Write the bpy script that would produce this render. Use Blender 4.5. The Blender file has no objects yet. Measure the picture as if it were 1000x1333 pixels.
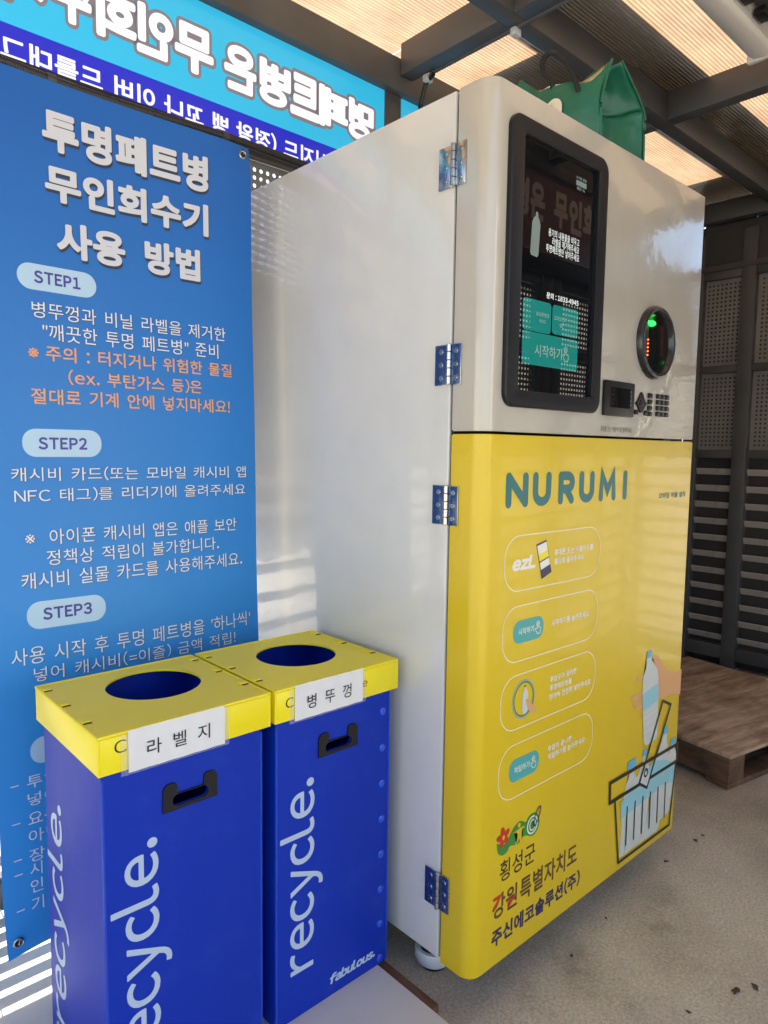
import bpy, bmesh, math, random
import numpy as np
from mathutils import Vector, Matrix, Euler
random.seed(7)
S = bpy.context.scene
COL = S.collection
R = math.radians

# ------------------------------------------------------------------ camera, sky, sun, exposure
FPX, YAW, PITCH, ROLL = 908.08, 0.8292, 0.0897, 0.0137
cam_data = bpy.data.cameras.new('camera')
cam = bpy.data.objects.new('camera', cam_data); COL.objects.link(cam)
fw = Vector((math.cos(PITCH)*math.cos(YAW), math.cos(PITCH)*math.sin(YAW), -math.sin(PITCH)))
rt = Vector((math.sin(YAW), -math.cos(YAW), 0)); up = rt.cross(fw)
c_, s_ = math.cos(ROLL), math.sin(ROLL)
rt2 = c_*rt + s_*up; up2 = -s_*rt + c_*up
M = Matrix((rt2, up2, -fw)).transposed().to_4x4()
M.translation = Vector((-1.0834, -0.8923, 1.2242))
cam.matrix_world = M
cam_data.sensor_fit = 'HORIZONTAL'; cam_data.sensor_width = 36.0
cam_data.lens = FPX/1000*36.0
cam_data.clip_start = 0.02; cam_data.clip_end = 600
S.camera = cam

SUN_TO = Vector((0.33, 0.50, 0.87)).normalized()
w = bpy.data.worlds.new('World'); S.world = w; w.use_nodes = True
nt = w.node_tree; bg = nt.nodes['Background']
sky = nt.nodes.new('ShaderNodeTexSky'); sky.sky_type = 'NISHITA'; sky.sun_disc = False
sky.sun_elevation = math.asin(SUN_TO.z)
sky.sun_rotation = math.atan2(SUN_TO.x, SUN_TO.y)
nt.links.new(sky.outputs[0], bg.inputs[0]); bg.inputs[1].default_value = 0.11
sl = bpy.data.lights.new('sun', 'SUN'); sl.energy = 5.0; sl.angle = R(0.5); sl.color = (1, 0.95, 0.87)
so = bpy.data.objects.new('sun', sl); COL.objects.link(so)
so.rotation_euler = SUN_TO.to_track_quat('Z', 'Y').to_euler(); so.location = SUN_TO*20
S.view_settings.view_transform = 'Standard'; S.view_settings.look = 'None'
S.view_settings.gamma = 1.0; S.view_settings.use_curve_mapping = False
S.view_settings.exposure = 1.86
S.render.engine = 'CYCLES'
S.cycles.use_denoising = True
try: S.cycles.denoiser = 'OPENIMAGEDENOISE'
except Exception: pass
S.cycles.max_bounces = 10; S.cycles.diffuse_bounces = 6; S.cycles.glossy_bounces = 4
S.cycles.transmission_bounces = 6; S.cycles.caustics_reflective = False; S.cycles.caustics_refractive = False
S.cycles.sample_clamp_indirect = 6.0

# ------------------------------------------------------------------ materials
def lin(h):
    h = h.lstrip('#'); v = [int(h[i:i+2], 16)/255 for i in (0, 2, 4)]
    return tuple((c/12.92 if c <= .04045 else ((c+.055)/1.055)**2.4) for c in v)
def mat(name, col, rough=.5, metal=0., spec=.5, coat=0., emit=0., emitcol=None, var=0., vscale=8., bump=0., bscale=40., dirt=0., dscale=5., dcol=(.12, .10, .08)):
    m = bpy.data.materials.new(name); m.use_nodes = True
    n = m.node_tree.nodes; L = m.node_tree.links; b = n['Principled BSDF']
    b.inputs['Base Color'].default_value = (*col, 1); b.inputs['Roughness'].default_value = rough
    b.inputs['Metallic'].default_value = metal; b.inputs['Specular IOR Level'].default_value = spec
    if coat: b.inputs['Coat Weight'].default_value = coat; b.inputs['Coat Roughness'].default_value = .025
    if emit:
        b.inputs['Emission Color'].default_value = (*(emitcol or col), 1); b.inputs['Emission Strength'].default_value = emit
    tc = n.new('ShaderNodeTexCoord')
    last = None
    if var:
        t = n.new('ShaderNodeTexNoise'); t.inputs['Scale'].default_value = vscale; t.inputs['Detail'].default_value = 6
        L.new(tc.outputs['Object'], t.inputs['Vector'])
        r = n.new('ShaderNodeMapRange'); r.inputs[1].default_value = .3; r.inputs[2].default_value = .7
        r.inputs[3].default_value = 1-var; r.inputs[4].default_value = 1+var
        L.new(t.outputs['Fac'], r.inputs[0])
        mx = n.new('ShaderNodeMix'); mx.data_type = 'RGBA'; mx.blend_type = 'MULTIPLY'; mx.inputs[0].default_value = 1
        mx.inputs[6].default_value = (*col, 1); L.new(r.outputs[0], mx.inputs[7])
        last = mx.outputs[2]
    if dirt:
        t = n.new('ShaderNodeTexNoise'); t.inputs['Scale'].default_value = dscale; t.inputs['Detail'].default_value = 9; t.inputs['Roughness'].default_value = .7
        L.new(tc.outputs['Object'], t.inputs['Vector'])
        r = n.new('ShaderNodeMapRange'); r.inputs[1].default_value = .52; r.inputs[2].default_value = .75; r.inputs[3].default_value = 0; r.inputs[4].default_value = dirt
        L.new(t.outputs['Fac'], r.inputs[0])
        mx = n.new('ShaderNodeMix'); mx.data_type = 'RGBA'; L.new(r.outputs[0], mx.inputs[0])
        if last: L.new(last, mx.inputs[6])
        else: mx.inputs[6].default_value = (*col, 1)
        mx.inputs[7].default_value = (*dcol, 1); last = mx.outputs[2]
    if last: L.new(last, b.inputs['Base Color'])
    if bump:
        t = n.new('ShaderNodeTexNoise'); t.inputs['Scale'].default_value = bscale; t.inputs['Detail'].default_value = 4
        L.new(tc.outputs['Object'], t.inputs['Vector'])
        bp = n.new('ShaderNodeBump'); bp.inputs['Strength'].default_value = 1.0; bp.inputs['Distance'].default_value = bump
        L.new(t.outputs['Fac'], bp.inputs['Height']); L.new(bp.outputs[0], b.inputs['Normal'])
        if coat: L.new(bp.outputs[0], b.inputs['Coat Normal'])
    return m

MT = {}
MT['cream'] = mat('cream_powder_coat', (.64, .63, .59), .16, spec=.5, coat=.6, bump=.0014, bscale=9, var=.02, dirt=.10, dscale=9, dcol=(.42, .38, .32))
MT['creamdoor_shaded'] = mat('cream_powder_coat_shaded_door', (.50, .455, .375), .16, spec=.5, coat=.8, bump=.0012, bscale=12, var=.02)  # body cream made darker: the front's weaker light is put into the colour
MT['yellow'] = mat('yellow_vinyl', (.70, .495, .010), .30, spec=.5, coat=.12, bump=.0006, bscale=12, var=.03, vscale=3, dirt=.10, dscale=14, dcol=(.35, .25, .02))
MT['steel'] = mat('polished_hinge_steel', (.55, .54, .52), .2, metal=1, bump=.0003, bscale=90)
MT['steelblue'] = mat('hinge_leaf_film', (.04, .085, .22), .2, metal=.6, coat=.5)
MT['screw'] = mat('screw_steel', (.35, .36, .38), .25, metal=1)
MT['black'] = mat('black_textured_plastic', (.008, .008, .010), .38, spec=.35, bump=.0004, bscale=600)
MT['blackgap'] = mat('dark_gap_rubber', (.01, .01, .01), .8)
MT['glass'] = mat('black_screen_glass', (.004, .005, .006), .012, spec=.9)
MT['teal'] = mat('teal_screen_button', (.01, .15, .13), .012, emit=.05, emitcol=(.02, .55, .46), spec=.7)
MT['scrtext'] = mat('screen_lettering', (.5, .5, .5), .1, emit=.22, emitcol=(.8, .9, .85))
MT['scrbottle'] = mat('screen_bottle_picture', (.13, .16, .15), .03, emit=.035, emitcol=(.75, .9, .85))
MT['scrdim'] = mat('screen_dim_lettering', (.22, .28, .25), .1, emit=.06, emitcol=(.7, .9, .8))
MT['tealink'] = mat('teal_ink', (.012, .15, .155), .4)
MT['tealpill'] = mat('teal_print', (.07, .38, .37), .4)
MT['whiteink'] = mat('white_ink', (.80, .78, .70), .4)
MT['paleink'] = mat('pale_ink', (.80, .76, .60), .4)
MT['navyink'] = mat('navy_ink', (.025, .02, .09), .4)
MT['blackink'] = mat('black_ink', (.02, .016, .014), .4)
MT['brownink'] = mat('brown_ink', (.10, .055, .02), .4)
MT['redink'] = mat('red_ink', (.55, .035, .02), .4)
MT['greenink'] = mat('green_ink', (.04, .25, .04), .4)
MT['skinink'] = mat('skin_ink', (.68, .36, .16), .4)
MT['bluepale'] = mat('pale_blue_ink', (.28, .58, .66), .4)
MT['blueink'] = mat('cap_blue_ink', (.10, .42, .70), .4)
MT['bottleink'] = mat('bottle_grey_ink', (.58, .62, .60), .4)
MT['qrgrey'] = mat('grey_ink', (.35, .35, .33), .4)
MT['banner'] = None
MT['bantext'] = mat('banner_white_ink', (.60, .63, .70), .45)
MT['banthin'] = mat('banner_thin_white_ink', (.74, .76, .82), .45)
MT['banshadow'] = mat('banner_shadow_ink', (.02, .03, .06), .5)
MT['banorange'] = mat('banner_orange_ink', (.75, .36, .16), .45)
MT['banpill'] = mat('banner_badge_ink', (.42, .62, .80), .45)
MT['bannavy'] = mat('banner_navy_ink', (.05, .04, .30), .45)
MT['binblue'] = mat('blue_corrugated_plastic', (.002, .028, .38), .48, spec=.22, dirt=.22, dscale=11, dcol=(.03, .10, .50))
MT['binfold_highlight'] = mat('blue_fold_highlight', (.006, .05, .48), .22, spec=.5)  # corner fold in lighter blue, the highlight along it painted in
MT['slotring'] = mat('satin_black_ring', (.02, .02, .022), .22, spec=.6)
MT['lid'] = mat('yellow_corrugated_plastic', (.86, .72, .008), .36, spec=.5, var=.03, vscale=5, dirt=.10, dscale=20, dcol=(.45, .38, .05))
MT['binprint'] = mat('pale_blue_print', (.42, .53, .68), .4)
MT['rivet'] = mat('weld_mark_blue', (.02, .09, .62), .25)
MT['paper'] = mat('white_paper', (.70, .70, .71), .55, bump=.0008, bscale=30, var=.02)
MT['tape'] = None
MT['frame'] = mat('grey_steel_frame', (.088, .090, .094), .45, metal=.0, spec=.5, var=.12, vscale=6, dirt=.3, dscale=10, dcol=(.06, .05, .045), bump=.0004, bscale=60)
MT['wall'] = mat('taupe_steel_panel', (.25, .24, .23), .5, spec=.4, var=.14, vscale=4, dirt=.35, dscale=12, dcol=(.05, .04, .035), bump=.0005, bscale=50)
MT['slat'] = mat('taupe_steel_slat', (.46, .43, .40), .45, spec=.5, var=.15, vscale=6, dirt=.45, dscale=14, dcol=(.10, .075, .06))
MT['dark'] = mat('dark_backing_panel', (.05, .047, .048), .6, var=.1)
MT['duct'] = mat('black_conduit', (.012, .012, .013), .38)
MT['tie'] = mat('grey_cable_tie', (.05, .05, .055), .4)
MT['lampwhite'] = mat('white_lamp_casing', (.8, .78, .72), .45, var=.05, dirt=.3, dscale=20, dcol=(.35, .25, .16))
MT['lampdiff'] = mat('pearl_lamp_cover', (.85, .82, .76), .25, var=.03)
MT['bag'] = mat('green_coated_cloth', (.008, .13, .075), .42, spec=.5, bump=.004, bscale=18, var=.08)
MT['baglining'] = mat('tan_lining', (.48, .36, .20), .7)
MT['strap'] = mat('black_webbing', (.01, .01, .011), .75)
MT['boardwhite'] = mat('white_laminate', (.68, .66, .61), .5, var=.03, vscale=10, dirt=.3, dscale=8, dcol=(.42, .36, .28))
MT['tread'] = mat('black_rubber', (.015, .015, .016), .6)
MT['castergrey'] = mat('pale_grey_nylon', (.60, .62, .63), .35)
MT['silver'] = mat('silver_strip', (.50, .50, .45), .3, metal=.6)
MT['ledgreen'] = mat('green_led', (.01, .5, .03), .3, emit=1.2, emitcol=(.02, 1, .08))
MT['ledorange'] = mat('orange_led', (.5, .1, .01), .3, emit=.8, emitcol=(1, .18, .03))
MT['signcyan'] = mat('cyan_panel_daylight_glow', (.025, .31, .50), .3, emit=.175, emitcol=(.03, .52, .86))  # sign sheet and letters: emission stands in for daylight coming through
MT['signblue'] = mat('blue_panel_daylight_glow', (.012, .015, .34), .3, emit=.17, emitcol=(.02, .03, .62))
MT['signwhite'] = mat('white_letters_daylight_glow', (.65, .65, .68), .3, emit=.21, emitcol=(.86, .87, 1.0))
MT['signgrey'] = mat('grey_outline_daylight_glow', (.13, .12, .14), .3, emit=.08, emitcol=(.5, .45, .5))
MT['sign2bg'] = mat('shaded_sign_panel_glow', (.10, .045, .035), .3, emit=.03, emitcol=(.5, .2, .2))  # facing sign: dull tint and faint emission stand in for shaded daylight
MT['sign2txt'] = mat('shaded_sign_letters_glow', (.30, .24, .2), .3, emit=.07, emitcol=(1, .7, .5))
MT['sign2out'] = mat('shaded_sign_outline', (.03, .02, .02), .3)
MT['leafbrown'] = mat('dry_leaf', (.09, .05, .025), .8)
MT['stone'] = mat('small_grey_stone', (.08, .075, .07), .9)
MT['leafgreen'] = mat('tree_leaf', (.035, .10, .015), .6, var=.3)
MT['bark'] = mat('tree_bark', (.09, .06, .04), .9)
MT['plaster'] = mat('pale_plaster', (.80, .76, .68), .85, var=.06, vscale=1)
MT['brick'] = mat('brown_red_wall', (.13, .055, .04), .85, var=.15)
MT['window'] = mat('window_glass', (.03, .04, .05), .1)
MT['rooftile'] = mat('dark_roof', (.05, .045, .045), .8)

def special_materials():
    # banner cloth: flat print with a slow vertical blend of blue
    m = bpy.data.materials.new('banner_vinyl'); m.use_nodes = True
    n = m.node_tree.nodes; L = m.node_tree.links; b = n['Principled BSDF']
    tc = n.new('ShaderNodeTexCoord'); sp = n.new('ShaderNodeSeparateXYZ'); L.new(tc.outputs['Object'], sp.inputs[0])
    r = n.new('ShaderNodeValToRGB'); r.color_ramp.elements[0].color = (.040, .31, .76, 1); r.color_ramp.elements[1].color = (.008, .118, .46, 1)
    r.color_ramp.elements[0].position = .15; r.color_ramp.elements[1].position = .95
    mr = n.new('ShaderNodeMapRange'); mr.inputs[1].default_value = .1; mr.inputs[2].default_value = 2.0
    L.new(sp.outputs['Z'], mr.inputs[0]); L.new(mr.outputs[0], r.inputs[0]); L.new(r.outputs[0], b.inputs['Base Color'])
    b.inputs['Roughness'].default_value = .42; b.inputs['Specular IOR Level'].default_value = .35
    t = n.new('ShaderNodeTexNoise'); t.inputs['Scale'].default_value = 260; L.new(tc.outputs['Object'], t.inputs['Vector'])
    bp = n.new('ShaderNodeBump'); bp.inputs['Distance'].default_value = .0002; L.new(t.outputs['Fac'], bp.inputs['Height']); L.new(bp.outputs[0], b.inputs['Normal'])
    MT['banner'] = m
    # clear tape
    m = bpy.data.materials.new('clear_tape'); m.use_nodes = True
    n = m.node_tree.nodes; L = m.node_tree.links; b = n['Principled BSDF']
    tr = n.new('ShaderNodeBsdfTransparent'); mx = n.new('ShaderNodeMixShader'); mx.inputs[0].default_value = .22
    b.inputs['Base Color'].default_value = (.7, .7, .7, 1); b.inputs['Roughness'].default_value = .2
    L.new(tr.outputs[0], mx.inputs[1]); L.new(b.outputs[0], mx.inputs[2]); L.new(mx.outputs[0], n['Material Output'].inputs[0])
    MT['tape'] = m
    # corrugated plastic flutes: fine vertical lines for the bins
    for key, amt in (('binblue', .00011), ('lid', .00006)):
        m = MT[key]; n = m.node_tree.nodes; L = m.node_tree.links; b = n['Principled BSDF']
        tc = n.new('ShaderNodeTexCoord'); wv = n.new('ShaderNodeTexWave'); wv.bands_direction = 'DIAGONAL'
        mp = n.new('ShaderNodeMapping'); mp.inputs['Scale'].default_value = (1, 1, 0)
        L.new(tc.outputs['Object'], mp.inputs[0]); L.new(mp.outputs[0], wv.inputs[0]); wv.inputs['Scale'].default_value = 60
        wv.inputs['Distortion'].default_value = .3
        bp = n.new('ShaderNodeBump'); bp.inputs['Distance'].default_value = amt; L.new(wv.outputs['Fac'], bp.inputs['Height'])
        ns = n.new('ShaderNodeTexNoise'); ns.inputs['Scale'].default_value = 5; L.new(tc.outputs['Object'], ns.inputs[0])
        bp2 = n.new('ShaderNodeBump'); bp2.inputs['Distance'].default_value = .0018; L.new(ns.outputs['Fac'], bp2.inputs['Height']); L.new(bp.outputs[0], bp2.inputs['Normal'])
        L.new(bp2.outputs[0], b.inputs['Normal'])
    # polycarbonate roof sheet: translucent, brown tint, fine ribs along X
    m = bpy.data.materials.new('bronze_twinwall_sheet'); m.use_nodes = True
    n = m.node_tree.nodes; L = m.node_tree.links; n.remove(n['Principled BSDF'])
    tc = n.new('ShaderNodeTexCoord'); sp = n.new('ShaderNodeSeparateXYZ'); L.new(tc.outputs['Object'], sp.inputs[0])
    mp = n.new('ShaderNodeMapping'); mp.inputs['Scale'].default_value = (0.06, .6, 1); L.new(tc.outputs['Object'], mp.inputs[0])
    ns = n.new('ShaderNodeTexNoise'); ns.inputs['Scale'].default_value = 160; ns.inputs['Detail'].default_value = 2; L.new(mp.outputs[0], ns.inputs[0])
    dn = n.new('ShaderNodeTexNoise'); dn.inputs['Scale'].default_value = 6; dn.inputs['Detail'].default_value = 7; L.new(tc.outputs['Object'], dn.inputs[0])
    r = n.new('ShaderNodeValToRGB'); r.color_ramp.elements[0].position = .2; r.color_ramp.elements[1].position = .8
    r.color_ramp.elements[0].color = (.36, .21, .11, 1); r.color_ramp.elements[1].color = (.49, .315, .18, 1); L.new(ns.outputs['Fac'], r.inputs[0])
    mu = n.new('ShaderNodeMix'); mu.data_type = 'RGBA'; mu.blend_type = 'MULTIPLY'; mu.inputs[0].default_value = .55
    L.new(r.outputs[0], mu.inputs[6]); L.new(dn.outputs['Fac'], mu.inputs[7])
    wv = n.new('ShaderNodeMath'); wv.operation = 'MULTIPLY'; wv.inputs[1].default_value = 2*math.pi/.0125; L.new(sp.outputs['Y'], wv.inputs[0])
    sn = n.new('ShaderNodeMath'); sn.operation = 'SINE'; L.new(wv.outputs[0], sn.inputs[0])
    bp = n.new('ShaderNodeBump'); bp.inputs['Distance'].default_value = .0022; L.new(sn.outputs[0], bp.inputs['Height'])
    tl = n.new('ShaderNodeBsdfTranslucent'); 
    rr = n.new('ShaderNodeMapRange'); rr.inputs[1].default_value = -1; rr.inputs[2].default_value = 1; rr.inputs[3].default_value = .62; rr.inputs[4].default_value = 1.0; L.new(sn.outputs[0], rr.inputs[0])
    m4 = n.new('ShaderNodeMix'); m4.data_type = 'RGBA'; m4.blend_type = 'MULTIPLY'; m4.inputs[0].default_value = 1; L.new(mu.outputs[2], m4.inputs[6]); L.new(rr.outputs[0], m4.inputs[7])
    L.new(m4.outputs[2], tl.inputs[0]); L.new(bp.outputs[0], tl.inputs['Normal'])
    gl = n.new('ShaderNodeBsdfGlossy'); gl.inputs['Roughness'].default_value = .22; gl.inputs[0].default_value = (.8, .75, .7, 1); L.new(bp.outputs[0], gl.inputs['Normal'])
    tp = n.new('ShaderNodeBsdfTransparent'); tp.inputs[0].default_value = (.42, .30, .22, 1)
    m1 = n.new('ShaderNodeMixShader'); m1.inputs[0].default_value = .16; L.new(tl.outputs[0], m1.inputs[1]); L.new(gl.outputs[0], m1.inputs[2])
    m2 = n.new('ShaderNodeMixShader'); m2.inputs[0].default_value = .10; L.new(m1.outputs[0], m2.inputs[1]); L.new(tp.outputs[0], m2.inputs[2])
    L.new(m2.outputs[0], n['Material Output'].inputs[0])
    MT['sheet'] = m
    # concrete floor
    def ground(name, base, light, speck):
        m = bpy.data.materials.new(name); m.use_nodes = True
        n = m.node_tree.nodes; L = m.node_tree.links; b = n['Principled BSDF']
        tc = n.new('ShaderNodeTexCoord')
        a = n.new('ShaderNodeTexNoise'); a.inputs['Scale'].default_value = 1.6; a.inputs['Detail'].default_value = 10; a.inputs['Roughness'].default_value = .62; L.new(tc.outputs['Object'], a.inputs[0])
        r = n.new('ShaderNodeValToRGB'); r.color_ramp.elements[0].position = .38; r.color_ramp.elements[1].position = .62
        r.color_ramp.elements[0].color = (*base, 1); r.color_ramp.elements[1].color = (*light, 1); L.new(a.outputs['Fac'], r.inputs[0])
        f = n.new('ShaderNodeTexNoise'); f.inputs['Scale'].default_value = 130; f.inputs['Detail'].default_value = 8; f.inputs['Roughness'].default_value = .85; L.new(tc.outputs['Object'], f.inputs[0])
        fr = n.new('ShaderNodeMapRange'); fr.inputs[1].default_value = .36; fr.inputs[2].default_value = .62; fr.inputs[3].default_value = .55; fr.inputs[4].default_value = 1.18; L.new(f.outputs['Fac'], fr.inputs[0])
        mu = n.new('ShaderNodeMix'); mu.data_type = 'RGBA'; mu.blend_type = 'MULTIPLY'; mu.inputs[0].default_value = 1; L.new(r.outputs[0], mu.inputs[6]); L.new(fr.outputs[0], mu.inputs[7])
        v = n.new('ShaderNodeTexVoronoi'); v.inputs['Scale'].default_value = 7; v.inputs['Randomness'].default_value = 1; 
        dn = n.new('ShaderNodeTexNoise'); dn.inputs['Scale'].default_value = 25; L.new(tc.outputs['Object'], dn.inputs[0])
        ad = n.new('ShaderNodeMix'); ad.data_type = 'RGBA'; ad.inputs[0].default_value = .06; L.new(tc.outputs['Object'], ad.inputs[6]); L.new(dn.outputs['Color'], ad.inputs[7])
        L.new(ad.outputs[2], v.inputs['Vector'])
        sz = n.new('ShaderNodeSeparateColor'); L.new(v.outputs['Color'], sz.inputs[0])
        th = n.new('ShaderNodeMath'); th.operation = 'MULTIPLY_ADD'; th.inputs[1].default_value = .24; th.inputs[2].default_value = -.10; L.new(sz.outputs[0], th.inputs[0])
        lt = n.new('ShaderNodeMath'); lt.operation = 'LESS_THAN'; L.new(v.outputs['Distance'], lt.inputs[0]); L.new(th.outputs[0], lt.inputs[1])
        sc = n.new('ShaderNodeMath'); sc.operation = 'MULTIPLY'; sc.inputs[1].default_value = speck; L.new(lt.outputs[0], sc.inputs[0])
        mx = n.new('ShaderNodeMix'); mx.data_type = 'RGBA'; L.new(sc.outputs[0], mx.inputs[0]); L.new(mu.outputs[2], mx.inputs[6]); mx.inputs[7].default_value = (.09, .075, .06, 1)
        g = n.new('ShaderNodeTexNoise'); g.inputs['Scale'].default_value = 4.5; g.inputs['Detail'].default_value = 12; g.inputs['Roughness'].default_value = .75; L.new(tc.outputs['Object'], g.inputs[0])
        gr = n.new('ShaderNodeMapRange'); gr.inputs[1].default_value = .55; gr.inputs[2].default_value = .75; gr.inputs[3].default_value = 0; gr.inputs[4].default_value = .6; L.new(g.outputs['Fac'], gr.inputs[0])
        m3 = n.new('ShaderNodeMix'); m3.data_type = 'RGBA'; L.new(gr.outputs[0], m3.inputs[0]); L.new(mx.outputs[2], m3.inputs[6]); m3.inputs[7].default_value = (.16, .125, .09, 1)
        L.new(m3.outputs[2], b.inputs['Base Color']); b.inputs['Roughness'].default_value = .82
        bp = n.new('ShaderNodeBump'); bp.inputs['Distance'].default_value = .0009; L.new(f.outputs['Fac'], bp.inputs['Height']); L.new(bp.outputs[0], b.inputs['Normal'])
        return m
    MT['concrete'] = ground('worn_concrete', (.43, .375, .29), (.70, .635, .51), .85)
    MT['yard'] = ground('pale_concrete_yard', (.44, .40, .33), (.56, .51, .43), .3)
    # worn plywood
    def wood(name, c0, c1, sx):
        m = bpy.data.materials.new(name); m.use_nodes = True
        n = m.node_tree.nodes; L = m.node_tree.links; b = n['Principled BSDF']
        tc = n.new('ShaderNodeTexCoord'); mp = n.new('ShaderNodeMapping'); mp.inputs['Scale'].default_value = sx; L.new(tc.outputs['Object'], mp.inputs[0])
        a = n.new('ShaderNodeTexNoise'); a.inputs['Scale'].default_value = 5; a.inputs['Detail'].default_value = 10; a.inputs['Roughness'].default_value = .68; a.inputs['Distortion'].default_value = .6; L.new(mp.outputs[0], a.inputs[0])
        r = n.new('ShaderNodeValToRGB'); r.color_ramp.elements[0].position = .34; r.color_ramp.elements[1].position = .66
        r.color_ramp.elements[0].color = (*c0, 1); r.color_ramp.elements[1].color = (*c1, 1); L.new(a.outputs['Fac'], r.inputs[0])
        e = n.new('ShaderNodeTexNoise'); e.inputs['Scale'].default_value = 7; e.inputs['Detail'].default_value = 9; L.new(tc.outputs['Object'], e.inputs[0])
        er = n.new('ShaderNodeMapRange'); er.inputs[1].default_value = .45; er.inputs[2].default_value = .7; er.inputs[3].default_value = 1.; er.inputs[4].default_value = .55; L.new(e.outputs['Fac'], er.inputs[0])
        mu = n.new('ShaderNodeMix'); mu.data_type = 'RGBA'; mu.blend_type = 'MULTIPLY'; mu.inputs[0].default_value = 1; L.new(r.outputs[0], mu.inputs[6]); L.new(er.outputs[0], mu.inputs[7])
        L.new(mu.outputs[2], b.inputs['Base Color']); b.inputs['Roughness'].default_value = .6
        bp = n.new('ShaderNodeBump'); bp.inputs['Distance'].default_value = .003; L.new(a.outputs['Fac'], bp.inputs['Height']); L.new(bp.outputs[0], b.inputs['Normal'])
        return m
    MT['ply'] = wood('worn_plywood', (.28, .175, .11), (.66, .49, .36), (.8, 5, 5))
    MT['stringer'] = wood('dark_pallet_wood', (.07, .036, .02), (.20, .11, .065), (5, 1.2, 5))
    MT['bar'] = wood('brown_wood_strip', (.09, .04, .025), (.21, .105, .07), (8, 1, 8))
special_materials()

# ------------------------------------------------------------------ object helpers
def thing(name, label, cat, loc=(0, 0, 0), rotz=0, group=None):
    o = bpy.data.objects.new(name, None); COL.objects.link(o)
    o.location = loc; o.rotation_euler = (0, 0, rotz); o.empty_display_size = .1
    o['label'] = label; o['category'] = cat
    if group: o['group'] = group
    return o
def tag(o, label, cat, group=None):
    o['label'] = label; o['category'] = cat
    if group: o['group'] = group
    return o
def link(name, me, parent=None):
    o = bpy.data.objects.new(name, me); COL.objects.link(o)
    if parent is not None: o.parent = parent
    return o
def finish(me, m, angle=35):
    if m is not None: me.materials.append(MT[m] if isinstance(m, str) else m)
    if angle:
        me.polygons.foreach_set('use_smooth', [True]*len(me.polygons))
        try: me.set_sharp_from_angle(angle=R(angle))
        except Exception: me.polygons.foreach_set('use_smooth', [False]*len(me.polygons))
    return me
def mesh(name, vs, fs, m, parent=None, angle=35, loc=None):
    me = bpy.data.meshes.new(name); me.from_pydata([tuple(v) for v in vs], [], fs); me.update()
    finish(me, m, angle)
    o = link(name, me, parent)
    if loc: o.location = loc
    return o
def bm_obj(name, bm, m, parent=None, angle=35, loc=None):
    bmesh.ops.recalc_face_normals(bm, faces=bm.faces)
    me = bpy.data.meshes.new(name); bm.to_mesh(me); bm.free(); finish(me, m, angle)
    o = link(name, me, parent)
    if loc: o.location = loc
    return o
def add_box(bm, x0, y0, z0, x1, y1, z1, bev=0., seg=2, mtx=None):
    r = bmesh.ops.create_cube(bm, size=1.0); vs = r['verts']
    for v in vs:
        v.co = Vector(((x0+x1)/2+v.co.x*(x1-x0), (y0+y1)/2+v.co.y*(y1-y0), (z0+z1)/2+v.co.z*(z1-z0)))
    if bev:
        es = list({e for v in vs for e in v.link_edges})
        r2 = bmesh.ops.bevel(bm, geom=es, offset=bev, segments=seg, affect='EDGES', profile=.5)
        vs = list({v for f in r2['faces'] for v in f.verts} | {v for v in vs if v.is_valid})
    if mtx is not None:
        for v in vs: v.co = mtx @ v.co
    return vs
def box(name, a, b, m, parent=None, bev=.0015, seg=2):
    bm = bmesh.new(); add_box(bm, *a, *b, bev=bev, seg=seg)
    return bm_obj(name, bm, m, parent)
def add_cyl(bm, c, axis, r, h, n=24, r2=None):
    # starts at c and goes h along axis
    res = bmesh.ops.create_cone(bm, cap_ends=True, segments=n, radius1=r, radius2=r if r2 is None else r2, depth=h)
    q = Vector((0, 0, 1)).rotation_difference(Vector(axis).normalized())
    for v in res['verts']: v.co = q @ (v.co+Vector((0, 0, h/2))) + Vector(c)
    return res['verts']
def tube(path, r, n=8, close=False):
    P = [Vector(p) for p in path]; vs = []; fs = []
    N = len(P); ref = Vector((0, 0, 1))
    for i, p in enumerate(P):
        t = (P[min(i+1, N-1)]-P[max(i-1, 0)]).normalized()
        a = t.cross(ref)
        if a.length < .05: a = t.cross(Vector((1, 0, 0)))
        a.normalize(); b = a.cross(t)
        rr = r[i] if isinstance(r, (list, tuple)) else r
        for k in range(n):
            th = 2*math.pi*k/n; vs.append(p+a*math.cos(th)*rr+b*math.sin(th)*rr)
    for i in range(N-1):
        for k in range(n):
            fs.append((i*n+k, i*n+(k+1) % n, (i+1)*n+(k+1) % n, (i+1)*n+k))
    fs.append(tuple(range(n-1, -1, -1))); fs.append(tuple((N-1)*n+k for k in range(n)))
    return vs, fs
def prism_xy(bm, pts, z0, z1):
    a = [bm.verts.new((x, y, z0)) for x, y in pts]; b = [bm.verts.new((x, y, z1)) for x, y in pts]
    n = len(pts)
    for i in range(n): bm.faces.new((a[i], a[(i+1) % n], b[(i+1) % n], b[i]))
    bm.faces.new(a[::-1]); bm.faces.new(b)
def rrect(x0, z0, x1, z1, r, n=6):
    out = []
    for cx, cz, a0 in ((x1-r, z1-r, 0), (x0+r, z1-r, 90), (x0+r, z0+r, 180), (x1-r, z0+r, 270)):
        for k in range(n+1):
            a = R(a0+90*k/n); out.append((cx+r*math.cos(a), cz+r*math.sin(a)))
    return out
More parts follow.
